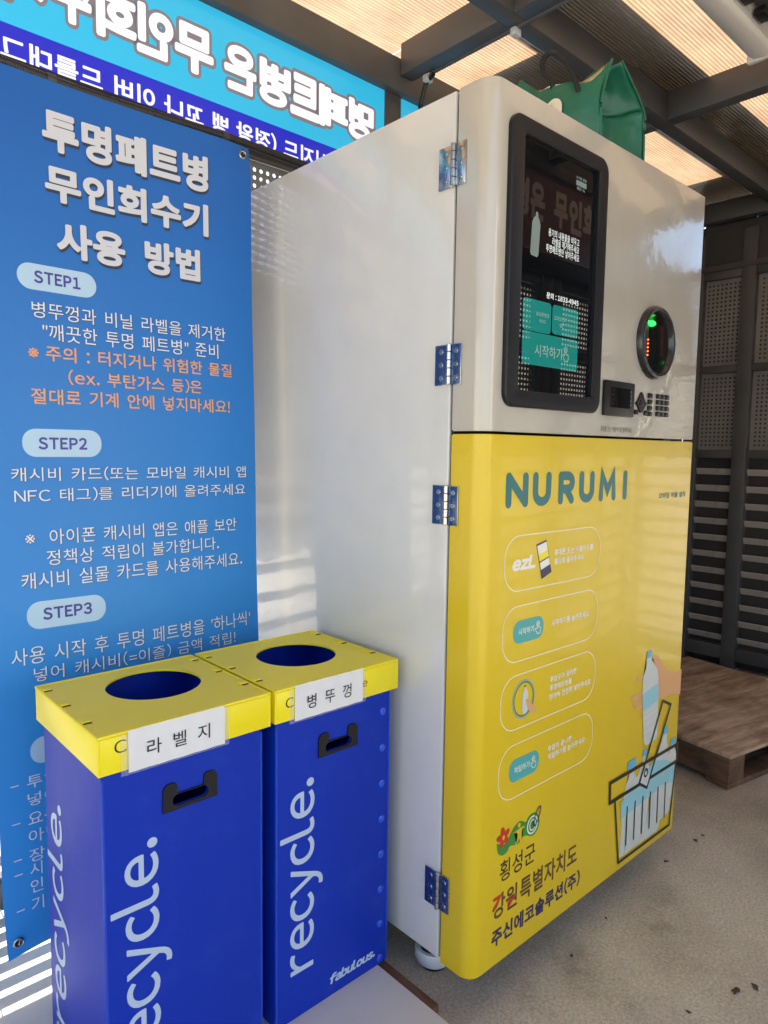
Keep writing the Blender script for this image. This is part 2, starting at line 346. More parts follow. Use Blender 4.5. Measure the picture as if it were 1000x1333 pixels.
def boolean_cut(o, cutter_bm):
    me = bpy.data.meshes.new('cut'); bmesh.ops.recalc_face_normals(cutter_bm, faces=cutter_bm.faces); cutter_bm.to_mesh(me); cutter_bm.free()
    c = bpy.data.objects.new('cut', me); COL.objects.link(c)
    c.matrix_world = Matrix.Identity(4)
    md = o.modifiers.new('b', 'BOOLEAN'); md.object = c; md.operation = 'DIFFERENCE'; md.solver = 'EXACT'
    bpy.context.view_layer.update()
    dg = bpy.context.evaluated_depsgraph_get()
    nm = bpy.data.meshes.new_from_object(o.evaluated_get(dg))
    o.modifiers.clear(); old = o.data; o.data = nm; nm.name = old.name
    bpy.data.objects.remove(c); bpy.data.meshes.remove(me)
    nm.polygons.foreach_set('use_smooth', [True]*len(nm.polygons)); nm.set_sharp_from_angle(angle=R(30))

# ------------------------------------------------------------------ lettering: glyph outlines -> flat meshes
WORDS = ('투명페트병 무인회수기 사용 방법 병뚜껑과 비닐 라벨을 제거한 깨끗한 준비 ※주의 터지거나 위험한 물질 부탄가스 등은 절대로 기계 안에 넣지마세요 '
         '캐시비 카드또는 모바일 앱 태그를 리더기에 올려주세요 아이폰 앱은 애플 보안 정책상 적립이 불가합니다 실물 카드를 사용해주세요 시작 후 하나씩 넣어 이즐 금액 적립 '
         '투입 요구 아닌 장치 라벨지 시지드 정왕 뱅 꼬나 이버 드를대그 용기의 내용물을 비우고 만 문의 수거함 용량 휴대폰번호 홀더에 누르 하기를 눌러 입구가 열리면 한개씩 천천히 끝나면 '
         '횡성군 강원특별자치도 주신에코솔루션 설치')
ALL_TEXT = WORDS+"STEP recycle fabulous ezL NFC ex 1234567890 *#.:()=!%-\"'"
RAW = {}
FULL = {}
def _fw(ch):
    o = ord(ch)
    return chr(o+0xFEE0) if 0x21 <= o <= 0x7e and ch not in '"\'-=' else ch
def raw_glyph(ch):
    if ch in RAW: return RAW[ch]
    c = bpy.data.curves.new('t', 'FONT'); c.body = _fw(ch); c.resolution_u = 5; c.size = 1
    o = bpy.data.objects.new('t', c); COL.objects.link(o)
    dg = bpy.context.evaluated_depsgraph_get()
    me = bpy.data.meshes.new_from_object(o.evaluated_get(dg))
    V = np.array([v.co[:2] for v in me.vertices]) if len(me.vertices) else np.zeros((0, 2))
    F = [tuple(p.vertices) for p in me.polygons]
    bpy.data.objects.remove(o); bpy.data.curves.remove(c); bpy.data.meshes.remove(me)
    RAW[ch] = (V, F); return RAW[ch]
def preload(chars):
    # one text object with a character per line, split again by height
    c = bpy.data.curves.new('t', 'FONT'); c.resolution_u = 5; c.size = 1; c.space_line = 3
    o = bpy.data.objects.new('t', c); COL.objects.link(o)
    def grab(body):
        c.body = body; o.update_tag(); dg = bpy.context.evaluated_depsgraph_get()
        me = bpy.data.meshes.new_from_object(o.evaluated_get(dg))
        V = np.array([v.co[:2] for v in me.vertices]); F = [tuple(p.vertices) for p in me.polygons]; bpy.data.meshes.remove(me); return V, F
    a, _ = grab('x'); b, _ = grab('x\nx')
    step = a[:, 1].min()-b[:, 1].min()
    V, F = grab('\n'.join(_fw(ch) for ch in chars))
    k = np.round((.38-V[:, 1])/step).astype(int)
    for n_, ch in enumerate(chars):
        sel = np.nonzero(k == n_)[0]; mp = {int(q): i for i, q in enumerate(sel)}
        RAW[ch] = (V[sel]+np.array([0, step*n_]), [])
    for f in F:
        ch = chars[k[f[0]]]; RAW[ch][1].append(f)
    for n_, ch in enumerate(chars):
        sel = np.nonzero(k == n_)[0]; mp = {int(q): i for i, q in enumerate(sel)}
        RAW[ch] = (RAW[ch][0], [tuple(mp[q] for q in f) for f in RAW[ch][1]])
    bpy.data.objects.remove(o); bpy.data.curves.remove(c)
preload(sorted(set(ALL_TEXT)-{' '}))
BOLD = {}
def glyph(ch, bold=0., N=64):
    V, F = raw_glyph(ch)
    if bold == 0 or len(V) == 0: return V, F
    key = (ch, bold, N)
    if key in BOLD: return BOLD[key]
    # welded boundary
    ku = {}; idx = []
    for v in V:
        k = (round(v[0], 5), round(v[1], 5)); idx.append(ku.setdefault(k, len(ku)))
    W = np.array(list(ku.keys())); cnt = {}
    T = []
    for f in F:
        g = [idx[i] for i in f]
        for i in range(len(g)):
            e = tuple(sorted((g[i], g[(i+1) % len(g)])))
            if e[0] != e[1]: cnt[e] = cnt.get(e, 0)+1
        for i in range(1, len(g)-1): T.append((g[0], g[i], g[i+1]))
    E_ = np.array([e for e, k in cnt.items() if k == 1])
    pad = abs(bold)+.03; h = 1./N
    x0, y0 = W.min(0)-pad; x1, y1 = W.max(0)+pad
    nx = int((x1-x0)/h)+2; ny = int((y1-y0)/h)+2
    gx = x0+np.arange(nx)*h; gy = y0+np.arange(ny)*h
    X, Y = np.meshgrid(gx, gy, indexing='ij')
    D = np.full(X.shape, 9.)
    for a, b in E_:
        p, q = W[a], W[b]; d = q-p; l = d@d
        if l < 1e-12: continue
        t = np.clip(((X-p[0])*d[0]+(Y-p[1])*d[1])/l, 0, 1)
        D = np.minimum(D, np.hypot(X-p[0]-t*d[0], Y-p[1]-t*d[1]))
    IN = np.zeros(X.shape, bool)
    for a, b, c in T:
        A, B, C_ = W[a], W[b], W[c]
        s1 = (B[0]-A[0])*(Y-A[1])-(B[1]-A[1])*(X-A[0]); s2 = (C_[0]-B[0])*(Y-B[1])-(C_[1]-B[1])*(X-B[0]); s3 = (A[0]-C_[0])*(Y-C_[1])-(A[1]-C_[1])*(X-C_[0])
        IN |= ((s1 >= 0) & (s2 >= 0) & (s3 >= 0)) | ((s1 <= 0) & (s2 <= 0) & (s3 <= 0))
    f = np.where(IN, -D, D)-bold
    ins = f < 0
    vs = []; fs = []; vk = {}
    def vid(x, y):
        k = (round(x, 6), round(y, 6))
        if k not in vk: vk[k] = len(vs); vs.append(k)
        return vk[k]
    for j in range(ny-1):
        run = None
        for i in range(nx):
            full = i < nx-1 and ins[i, j] and ins[i+1, j] and ins[i+1, j+1] and ins[i, j+1]
            if full:
                if run is None: run = i
                continue
            if run is not None:
                fs.append((vid(gx[run], gy[j]), vid(gx[i], gy[j]), vid(gx[i], gy[j+1]), vid(gx[run], gy[j+1]))); run = None
            if i == nx-1: continue
            cs = ((i, j), (i+1, j), (i+1, j+1), (i, j+1))
            if not any(ins[c] for c in cs): continue
            poly = []
            for k in range(4):
                a, b = cs[k], cs[(k+1) % 4]
                if ins[a]: poly.append(vid(gx[a[0]], gy[a[1]]))
                if ins[a] != ins[b]:
                    t = f[a]/(f[a]-f[b]); poly.append(vid(gx[a[0]]+(gx[b[0]]-gx[a[0]])*t, gy[a[1]]+(gy[b[1]]-gy[a[1]])*t))
            poly = [p for q, p in enumerate(poly) if p != poly[q-1]]
            if len(poly) >= 3: fs.append(tuple(poly))
    BOLD[key] = (np.array(vs), fs); return BOLD[key]
def text2d(s, bold=0., gap=.07, space=.32, N=64, rank=None):
    VV = []; FF = []; x = 0.; n0 = 0; CH = []
    for ch in s:
        if ch == ' ': x += space; continue
        V0, _ = raw_glyph(ch)
        if len(V0) == 0: x += space; continue
        V, F = glyph(ch, bold, N)
        a, b = V0[:, 0].min(), V0[:, 0].max()
        g = gap if ord(ch) < 128 else .07
        if ord(ch) < 128: off = x+g-a; adv = (b-a)+2*g*.75
        else: off = x; adv = .94
        VV.append(V+np.array([off, 0])); FF += [tuple(i+n0 for i in f) for f in F]; CH += [len(CH)]
        n0 += len(V); x += adv
    return np.concatenate(VV), FF
def put(name, s, uv, bbox, m, parent, bold=0., N=64, flip=False, gap=.07, shear=0., refbold=None, space=.32):
    """write s inside bbox (u0,v0,u1,v1); uv maps (u,v) to space"""
    V, F = text2d(s, bold, gap, space, N)
    Vr = text2d(s, refbold, gap, space, N)[0] if refbold is not None else V
    V = V.copy(); V[:, 0] += V[:, 1]*shear
    Vr = Vr.copy(); Vr[:, 0] += Vr[:, 1]*shear
    a = Vr.min(0); b = Vr.max(0)
    q = (V-a)/(b-a)
    if flip: q[:, 0] = 1-q[:, 0]
    u = bbox[0]+q[:, 0]*(bbox[2]-bbox[0]); v = bbox[1]+q[:, 1]*(bbox[3]-bbox[1])
    # one mesh per word: split where the string has a space
    wid = []; k = 0
    for ch in s:
        if ch == ' ': k += 1; continue
        wid += [k]*len(glyph(ch, bold, N)[0])
    wid = np.array(wid); last = None
    for k in sorted(set(wid.tolist())):
        sel = np.nonzero(wid == k)[0]; mp = {int(a_): n_ for n_, a_ in enumerate(sel)}
        last = mesh(name, [uv(u[i_], v[i_]) for i_ in sel], [tuple(mp[i_] for i_ in f) for f in F if f[0] in mp], m, parent, angle=0)
    return last
def door_uv(e=.0005): return lambda u, v: (u, -e, v)
def poly(name, pts, uv, m, parent):
    bm = bmesh.new(); f = bm.faces.new([bm.verts.new(uv(*p)) for p in pts]); bmesh.ops.triangulate(bm, faces=[f])
    me = bpy.data.meshes.new(name); bm.to_mesh(me); bm.free(); finish(me, m, 0)
    return link(name, me, parent)
def ribbon(name, pts, wd, uv, m, parent, closed=False, cap=False):
    P = [Vector(p) for p in pts]; n = len(P); L_ = []; R_ = []
    if cap and not closed:
        pass
    for i in range(n):
        if closed: a, b = P[i-1], P[(i+1) % n]
        else: a, b = P[max(i-1, 0)], P[min(i+1, n-1)]
        d1 = (P[i]-a); d2 = (b-P[i])
        if d1.length < 1e-9: d1 = d2
        if d2.length < 1e-9: d2 = d1
        d1 = d1.normalized(); d2 = d2.normalized()
        t = (d1+d2)
        t = t.normalized() if t.length > 1e-6 else d1
        nn = Vector((-t.y, t.x)); k = 1/max(.45, nn.dot(Vector((-d1.y, d1.x))))
        L_.append(P[i]+nn*wd/2*k); R_.append(P[i]-nn*wd/2*k)
    vs = [uv(*p) for p in L_]+[uv(*p) for p in R_]; fs = []
    for i in range(n if closed else n-1):
        j = (i+1) % n; fs.append((i, j, n+j, n+i))
    if cap and not closed:
        for (p, d, l, r) in ((P[0], (P[0]-P[1]).normalized(), n, 0), (P[-1], (P[-1]-P[-2]).normalized(), n-1, 2*n-1)):
            nn = Vector((-d.y, d.x)); k0 = len(vs)
            arc = [p+(nn*math.cos(R(a))+d*math.sin(R(a)))*wd/2 for a in range(0, 181, 20)]
            vs += [uv(*q) for q in arc]; fs.append(tuple(range(k0, k0+len(arc))))
    return mesh(name, vs, fs, m, parent, angle=0)
def ellipse(cx, cy, rx, ry, n=32, rot=0):
    c, s = math.cos(rot), math.sin(rot)
    return [(cx+rx*math.cos(t)*c-ry*math.sin(t)*s, cy+rx*math.cos(t)*s+ry*math.sin(t)*c) for t in [2*math.pi*k/n for k in range(n)]]
def smooth_closed(pts, n=4):
    out = []; N = len(pts)
    for i in range(N):
        p0, p1, p2, p3 = [Vector(pts[(i+k-1) % N]) for k in range(4)]
        for j in range(n):
            t = j/n
            out.append(tuple(.5*((2*p1)+(-p0+p2)*t+(2*p0-5*p1+4*p2-p3)*t*t+(-p0+3*p1-3*p2+p3)*t**3)))
    return out

# ------------------------------------------------------------------ ground and floor
g = mesh('ground', [(-250, -250, -.06), (250, -250, -.06), (250, 250, -.06), (-250, 250, -.06)], [(0, 1, 2, 3)], 'yard', angle=0); g['kind'] = 'structure'
bm = bmesh.new(); add_box(bm, -2.6, -1.15, -.15, 3.2, 1.2, 0, bev=.01)
fl = bm_obj('floor', bm, 'concrete'); fl['kind'] = 'structure'

# ------------------------------------------------------------------ shelter walls
PITCH_H, HOLE_R = .0235, .0062
PANELS = {}
def perf_mesh(wd, ht, depth=.002):
    key = (round(wd, 3), round(ht, 3))
    if key in PANELS: return PANELS[key]
    nx = int((wd-.012)/PITCH_H); nz = int((ht-.012)/PITCH_H)
    ox = (wd-nx*PITCH_H)/2; oz = (ht-nz*PITCH_H)/2
    vs = []; fs = []
    def V(x, y, z): vs.append((x, y, z)); return len(vs)-1
    C_ = [(1, 1), (-1, 1), (-1, -1), (1, -1)]
    gv = {}
    def G(i, k):
        if (i, k) not in gv: gv[(i, k)] = V(ox+i*PITCH_H, 0, oz+k*PITCH_H)
        return gv[(i, k)]
    for i in range(nx):
        for k in range(nz):
            cx = ox+(i+.5)*PITCH_H; cz = oz+(k+.5)*PITCH_H
            cor = [G(i+1, k+1), G(i, k+1), G(i, k), G(i+1, k)]
            ring = []; back = []
            for q in range(8):
                a = R(22.5+45*q); x = cx+HOLE_R*math.cos(a); z = cz+HOLE_R*math.sin(a)
                ring.append(V(x, 0, z)); back.append(V(x, depth, z))
            for q in range(4):
                c = cor[q]; fs.append((c, ring[2*q+1], ring[2*q])); fs.append((c, cor[(q+1) % 4], ring[(2*q+2) % 8], ring[2*q+1]))
            for q in range(8): fs.append((ring[q], ring[(q+1) % 8], back[(q+1) % 8], back[q]))
    e = 0
    def quad(a, b, c, d): fs.append((V(*a), V(*b), V(*c), V(*d)))
    X0, X1, Z0, Z1 = ox, ox+nx*PITCH_H, oz, oz+nz*PITCH_H
    quad((0, 0, 0), (wd, 0, 0), (wd, 0, Z0), (0, 0, Z0)); quad((0, 0, Z1), (wd, 0, Z1), (wd, 0, ht), (0, 0, ht))
    quad((0, 0, Z0), (X0, 0, Z0), (X0, 0, Z1), (0, 0, Z1)); quad((X1, 0, Z0), (wd, 0, Z0), (wd, 0, Z1), (X1, 0, Z1))
    me = bpy.data.meshes.new('perforated_panel'); me.from_pydata(vs, [], fs); me.update(); finish(me, 'wall', 0)
    PANELS[key] = me; return me
SLATS = {}
def slat_mesh(wd):
    k = round(wd, 3)
    if k in SLATS: return SLATS[k]
    bm = bmesh.new()
    # channel slat: thin blade, outer edge low
    prof = [(.012, .034), (.0145, .036), (.030, .006), (.030, .0), (.027, .0), (.012, .030)]
    a = [bm.verts.new((0, y, z)) for y, z in prof]; b = [bm.verts.new((wd, y, z)) for y, z in prof]
    for i in range(len(prof)): bm.faces.new((a[i], a[(i+1) % 6], b[(i+1) % 6], b[i]))
    bm.faces.new(a[::-1]); bm.faces.new(b); bmesh.ops.recalc_face_normals(bm, faces=bm.faces)
    me = bpy.data.meshes.new('slat'); bm.to_mesh(me); bm.free(); finish(me, 'slat', 0)
    SLATS[k] = me; return me
def louvre_wall(name, label, loc, rotz, posts, top, backed, rails=(1.24, 1.69), zt=None, nslat=12):
    t = thing(name, label, 'wall', loc, rotz)
    ztop = zt or top
    PW = .075
    for x in posts: box('post', (x-PW/2, 0, 0), (x+PW/2, .07, 2.45), 'frame', t, bev=.003)
    for i in range(len(posts)-1):
        a = posts[i]+PW/2+.0015; b = posts[i+1]-PW/2-.0015; wd = b-a
        if wd < .05: continue
        for z, h in ((.05, .075), (1.20, .045), (rails[1]-.02, .04), (top-.04 if top != 2.095 else 2.09, .05 if top != 2.095 else .02)):
            box('rail', (a, .006, z), (b, .060, z+h), 'frame', t, bev=.002)
        for z0, z1 in ((1.246, rails[1]-.021), (rails[1]+.021, top-.041 if top != 2.095 else 2.089)):
            o = link('perforated_panel', perf_mesh(wd-.002, z1-z0), t); o.location = (a+.001, .035, z0)
        for k in range(nslat-1):
            z = .150+k*.0955
            o = link('slat', slat_mesh(wd-.002), t); o.location = (a+.001, .012, z)
        if backed(.5*(a+b)):
            box('backing_panel', (a-.0375, .0715, -.05), (b+.0375, .078, 2.60), 'dark', t, bev=0)
    return t
bw = louvre_wall('shelter_wall', 'dark steel wall of perforated panels above louvres behind the blue banner', (0, .97, 0), 0,
                 [-2.45, -1.55, -.74, .64, 1.5, 2.3, 2.96], 2.095, lambda x: x > .6)
ew = louvre_wall('shelter_wall', 'dark end wall of perforated panels and louvres beyond the wooden pallet', (3.0, .97, 0), -math.pi/2,
                 [.037, .318, 1.16, 1.93], 2.24, lambda x: x < 1.1, rails=(1.24, 1.70))
fwl = louvre_wall('shelter_wall', 'perforated and louvred wall facing the machine, seen mirrored in its screen', (3.0, -1.02, 0), math.pi,
                  [.037, .62, 1.26, 1.3365, 1.90, 2.55], 2.02, lambda x: False)
box('header_panel', (0.001, .02, 2.251), (1.22, .03, 2.50), 'dark', ew, bev=0)
box('header_rail', (0, -.005, 2.245), (1.25, .012, 2.275), 'frame', ew)

# ------------------------------------------------------------------ roof
rf = thing('shelter_roof', 'roof of bronze translucent ribbed sheets on dark steel beams above the machine', 'roof', (0, 0, 2.5))
def rbox(n, a, b, m): return box(n, a, b, m, rf, bev=.003)
rbox('beam', (-2.6, .94, -.05), (3.02, 1.02, .058), 'frame')
rbox('beam', (-2.6, -1.06, -.052), (3.02, -.99, .0005), 'frame')
for y in (.46, -.10, -.66, -1.06): rbox('purlin', (-2.6, y, .002), (2.935, y+.06, .102), 'frame')
for x in (.64, 1.60, 2.94, -.95, -1.75, -2.45):
    ys = [1.0, .46+.06, .46, -.10+.06, -.10, -.66+.06, -.66, -1.0]
    for i in range(0, len(ys)-1, 2):
        y1, y0 = ys[i], ys[i+1]
        if i == 0: y1 = .938
        rbox('rafter', (x, y0+.001, 0), (x+.06, y1-.001, .104), 'frame')
for a, b in ((-2.65, -1.72), (-1.715, -.92), (-.915, .67), (.675, 1.63), (1.635, 3.1)):
    me_ = mesh('translucent_sheet', [(a, -1.2, .108), (b, -1.2, .108), (b, 1.15, .108), (a, 1.15, .108)], [(0, 1, 2, 3)], 'sheet', rf, angle=0)
# unseen slabs added above the roof to cast its dark bands
rbox('added_shade_slab', (.78, .335, .15), (3.1, .68, .16), 'dark')
rbox('added_shade_slab', (1.05, .6805, .15), (1.80, 1.15, .16), 'dark')
rbox('added_shade_slab', (2.62, .6805, .15), (3.1, 1.15, .16), 'dark')

# ------------------------------------------------------------------ signs (seen from behind, lettering mirrored)
def sign(loc, rotz, x0, x1, label, keys, mirror_x=1):
    t = thing('daylit_sign', label, 'sign', loc, rotz, None)
    zc0, zc1 = 2.11, 2.45
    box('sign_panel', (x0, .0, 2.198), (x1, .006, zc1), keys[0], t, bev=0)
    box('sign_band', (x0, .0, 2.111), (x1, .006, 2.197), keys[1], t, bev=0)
    box('sign_frame', (x0, -.012, 2.112 if rotz == 0 else 2.02), (x1, -.002, 2.120 if rotz == 0 else 2.106), 'black', t, bev=.003)
    return t
SG = 'cyan and blue sign above the banner, given a glow for the daylight behind it, its white lettering reversed'
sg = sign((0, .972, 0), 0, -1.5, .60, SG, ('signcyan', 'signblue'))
sgr = thing('daylit_sign', 'short stretch of cyan sign, given a glow for daylight, just right of the corner post', 'sign', (0, .972, 0))
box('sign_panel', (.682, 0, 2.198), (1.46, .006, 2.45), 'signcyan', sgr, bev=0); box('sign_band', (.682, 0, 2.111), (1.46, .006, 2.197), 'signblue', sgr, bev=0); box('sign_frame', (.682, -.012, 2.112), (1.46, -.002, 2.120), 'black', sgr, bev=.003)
suv = lambda e: (lambda u, v: (u, -e, v))
CH = [('명', .447, .545), ('페', .325, .433), ('트', .215, .315), ('병', .105, .205), ('은', -.012, .082), ('무', -.162, -.058), ('인', -.268, -.178), ('회', -.372, -.280), ('수', -.478, -.395), ('기', -.588, -.505)]
for ch, a, b in CH:
    a -= .006; b += .006
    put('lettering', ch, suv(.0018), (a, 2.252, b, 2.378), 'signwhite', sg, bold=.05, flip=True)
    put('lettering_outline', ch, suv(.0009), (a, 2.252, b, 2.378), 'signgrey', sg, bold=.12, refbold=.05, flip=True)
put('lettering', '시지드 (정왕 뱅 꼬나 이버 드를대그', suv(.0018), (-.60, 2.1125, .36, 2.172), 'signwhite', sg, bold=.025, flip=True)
sg2 = sign((3.0, -1.012, 0), math.pi, .08, 1.95, 'shaded sign given a dim glow, above the wall facing the machine, seen only mirrored in its screen', ('sign2bg', 'sign2bg'))
x = .73
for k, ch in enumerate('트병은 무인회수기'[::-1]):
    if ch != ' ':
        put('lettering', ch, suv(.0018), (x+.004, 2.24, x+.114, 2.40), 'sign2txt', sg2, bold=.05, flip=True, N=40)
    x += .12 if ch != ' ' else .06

# corrugated conduit along the sign frame
pts = []; vs = []; fs = []
N_ = 760; xs0, xs1 = -.62, .42
path = []; rad = []
for i in range(N_):
    t = i/(N_-1); x = xs0+(xs1-xs0)*t
    path.append((x, .935+.004*math.sin(x*9), 2.092+.006*math.sin(x*7+1))); rad.append(.0112+(.0009 if i % 4 < 2 else 0))
v_, f_ = tube(path, rad, 10)
cd = thing('conduit', 'black corrugated conduit strapped along the bottom of the sign', 'conduit', (0, 0, 0))
mesh('hose', v_, f_, 'duct', cd, angle=0)
for x in (-.50, -.04): 
    v_, f_ = tube([(x-.010, .936+.004*math.sin(x*9), 2.092+.006*math.sin(x*7+1)), (x+.010, .936+.004*math.sin(x*9), 2.092+.006*math.sin(x*7+1))], .0145, 12); mesh('strap', v_, f_, 'tie', cd)
cb = thing('cable', 'thin black cable clipped under the roof beam and down the post', 'cable', (0, 0, 0))
path = [(.715, .915, 1.95), (.715, .915, 2.25), (.715, .912, 2.42), (.712, .885, 2.478), (.703, .84, 2.492)]
v_, f_ = tube(path, .008, 8); mesh('sheath', v_, f_, 'duct', cb)
v_, f_ = tube([(.7085, .86, 2.503), (.7085, .5, 2.503), (.7085, -.6, 2.503)], .0075, 8); mesh('conduit_pipe', v_, f_, 'frame', cb)
for y in (.86, .49, .1): 
    bm = bmesh.new(); add_box(bm, .690, y, 2.476, .722, y+.02, 2.498, bev=.003); bm_obj('clip', bm, 'castergrey', cb)

# ------------------------------------------------------------------ fluorescent batten
lt = thing('ceiling_light', 'unlit white fluorescent batten under the roof beam, top right of the photo', 'light', (0, 0, 0))
bm = bmesh.new(); prof = [(-.022, 2.470), (-.010, 2.462), (.010, 2.458), (.040, 2.462), (.056, 2.474), (.062, 2.496), (.058, 2.51), (-.022, 2.51)]
a = [bm.verts.new((.12, y, z)) for y, z in prof]; b = [bm.verts.new((1.325, y, z)) for y, z in prof]
for i in range(8): bm.faces.new((a[i], a[(i+1) % 8], b[(i+1) % 8], b[i]))
bm.faces.new(a[::-1]); bm.faces.new(b); bm_obj('diffuser', bm, 'lampdiff', lt)
box('casing', (.10, -.028, 2.511), (1.345, .064, 2.535), 'lampwhite', lt)
box('end_cap', (1.326, -.026, 2.456), (1.346, .066, 2.512), 'lampwhite', lt, bev=.006, seg=3)
box('end_cap', (.10, -.026, 2.456), (.119, .066, 2.512), 'lampwhite', lt, bev=.006, seg=3)
for x in (.3, .8, 1.2): box('bracket', (x, -.036, 2.515), (x+.03, -.0285, 2.56), 'frame', lt)
for x in (1.0, 1.12): box('bracket', (x, -.06, 2.48), (x+.06, -.029, 2.498), 'black', lt)

# ------------------------------------------------------------------ the machine
W, ZB, ZT, ZS = .946, .09, 1.94, 1.2595
mc = thing('recycling_machine', 'tall cream and yellow bottle return machine with a touch screen and round slot', 'machine', (0, 0, 0))
def prof_door():
    r1, r2 = .034, .012; pts = [(W, .086), (0, .086)]
    for k in range(9): a = R(180+90*k/8); pts.append((r1+r1*math.cos(a), r1+r1*math.sin(a)))
    for k in range(5): a = R(270+90*k/4); pts.append((W-r2+r2*math.cos(a), r2+r2*math.sin(a)))
    return pts
def door(name, z0, z1, m):
    bm = bmesh.new(); prism_xy(bm, prof_door(), z0, z1)
    bmesh.ops.recalc_face_normals(bm, faces=bm.faces)
    es = [e for e in bm.edges if abs(e.verts[0].co.z-e.verts[1].co.z) < 1e-6]
    bmesh.ops.bevel(bm, geom=es, offset=.002, segments=2, affect='EDGES')
    return bm_obj(name, bm, m, mc, angle=32)
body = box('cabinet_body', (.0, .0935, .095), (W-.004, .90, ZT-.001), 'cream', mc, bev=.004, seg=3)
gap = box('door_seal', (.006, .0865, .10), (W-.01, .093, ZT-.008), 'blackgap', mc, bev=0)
du = door('upper_door', ZS+.004, ZT, 'creamdoor_shaded'); dl = door('lower_door', ZB, ZS-.002, 'yellow')
SX, SZ, SR = .6787, 1.5085, .078
bm = bmesh.new(); add_cyl(bm, (SX, -.02, SZ), (0, 1, 0), SR, .09, 48)
boolean_cut(du, bm)
# bottle slot
sl_ = thing('bottle_slot', '', '', (0, 0, 0)); 
for k in ('label', 'category'): del sl_[k]
sl_.parent = mc
def lathe_y(name, prof, c, m, parent, n=48):
    vs = []; fs = []
    for (r, y) in prof:
        for k in range(n): a = 2*math.pi*k/n; vs.append((c[0]+r*math.cos(a), y, c[1]+r*math.sin(a)))
    for i in range(len(prof)-1):
        for k in range(n): fs.append((i*n+k, (i+1)*n+k, (i+1)*n+(k+1) % n, i*n+(k+1) % n))
    return mesh(name, vs, fs, m, parent)
lathe_y('ring', [(.094, -.0002), (.0935, -.008), (.090, -.015), (.086, -.017), (.080, -.016), (.074, -.008), (.0725, .0), (.0725, .03)], (SX, SZ), 'slotring', sl_)
lathe_y('tunnel', [(.0735, .004), (.0735, .066), (.001, .067)], (SX, SZ), 'blackgap', sl_)
box('shutter', (.690, .034, SZ-.064), (.716, .046, SZ+.060), 'dark', sl_)

box('silver_guide', (.735, .050, SZ-.046), (.7415, .055, SZ+.045), 'silver', sl_)
bm = bmesh.new(); bmesh.ops.create_icosphere(bm, subdivisions=2, radius=.013, matrix=Matrix.Translation((.7215, .030, 1.571))); 
for v in bm.verts: v.co.z = 1.571+(v.co.z-1.571)*.8
bm_obj('status_lamp', bm, 'ledgreen', sl_)
for k in range(5):
    bm = bmesh.new(); bmesh.ops.create_icosphere(bm, subdivisions=1, radius=.0026, matrix=Matrix.Translation((.705+.0005*(k % 2), .030, 1.524-k*.010))); bm_obj('indicator_lamp', bm, 'ledorange', sl_)
# touch screen
ts = thing('touch_screen', '', '', (0, 0, 0)); del ts['label'], ts['category']; ts.parent = mc
bz = rrect(.050, 1.3145, .4085, 1.886, .030, 8); iz = rrect(.0925, 1.3495, .370, 1.8535, .008, 8)
vs = []; fs = []; n = len(bz)
rings = [(bz, 0, -.0002), (bz, 0, -.009), (bz, .003, -.0115), (iz, -.004, -.0115), (iz, 0, -.0095), (iz, 0, -.0012)]
def inset(P, d):
    cx = sum(p[0] for p in P)/len(P); cz = sum(p[1] for p in P)/len(P)
    xs = [p[0] for p in P]; zs = [p[1] for p in P]; sx = 1-2*d/(max(xs)-min(xs)); sz = 1-2*d/(max(zs)-min(zs))
    return [(cx+(p[0]-cx)*sx, cz+(p[1]-cz)*sz) for p in P]
for P, d, y in rings: vs += [(p[0], y, p[1]) for p in inset(P, d)]
for i in range(len(rings)-1):
    for k in range(n): fs.append((i*n+k, (i+1)*n+k, (i+1)*n+(k+1) % n, i*n+(k+1) % n))
mesh('bezel', vs, fs, 'black', ts, angle=25)
poly('glass', inset(iz, -.0005), door_uv(.0009), 'glass', ts)
sc = door_uv(.0013); sc2 = door_uv(.0017)
put('lettering', '용기의 내용물을 비우고', sc, (.193, 1.678, .3105, 1.694), 'scrtext', ts)
put('lettering', '라벨을 제거해주세요', sc, (.2075, 1.6615, .3105, 1.6775), 'scrtext', ts)
put('lettering', '투명페트병만 넣어주세요', sc, (.186, 1.6445, .312, 1.6610), 'scrtext', ts)
put('lettering', '문의 : 1833-4945', sc, (.1935, 1.5495, .3165, 1.5625), 'scrtext', ts, bold=.012)
put('lettering', '수거함 용량', sc, (.290, 1.8195, .330, 1.8265), 'scrdim', ts)
poly('status_box', rrect(.290, 1.8065, .331, 1.8175, .001, 2), sc, 'scrbottle', ts)
put('lettering', '페트 %', sc, (.293, 1.7970, .325, 1.8045), 'scrdim', ts)
bt = [(-.0, .045), (.003, .045), (.0035, .036), (.009, .030), (.0125, .022), (.0125, .0), (.0115, -.002), (.0125, -.005), (.0125, -.04), (.009, -.045)]
bp = bt+[(-x, z) for x, z in bt[::-1][:-1]]
a_ = R(4); bp = [(.1475+x*1.15*math.cos(a_)+z*math.sin(a_), 1.672-x*math.sin(a_)+z*math.cos(a_)) for x, z in bp]
poly('bottle_picture', bp, sc, 'scrbottle', ts)
poly('button', rrect(.112, 1.4750, .2125, 1.5400, .009), sc, 'teal', ts); poly('button', rrect(.2168, 1.4780, .3172, 1.5400, .009), sc, 'teal', ts)
b3 = poly('button', rrect(.1125, 1.4055, .3195, 1.4735, .009), sc, 'teal', ts)
put('lettering', '시작하기', sc2, (.157, 1.425, .2575, 1.4500), 'scrdim', ts)
put('lettering', '휴대폰번호', sc2, (.158, 1.508, .205, 1.517), 'scrdim', ts); put('lettering', '카드', sc2, (.170, 1.495, .193, 1.503), 'scrdim', ts)
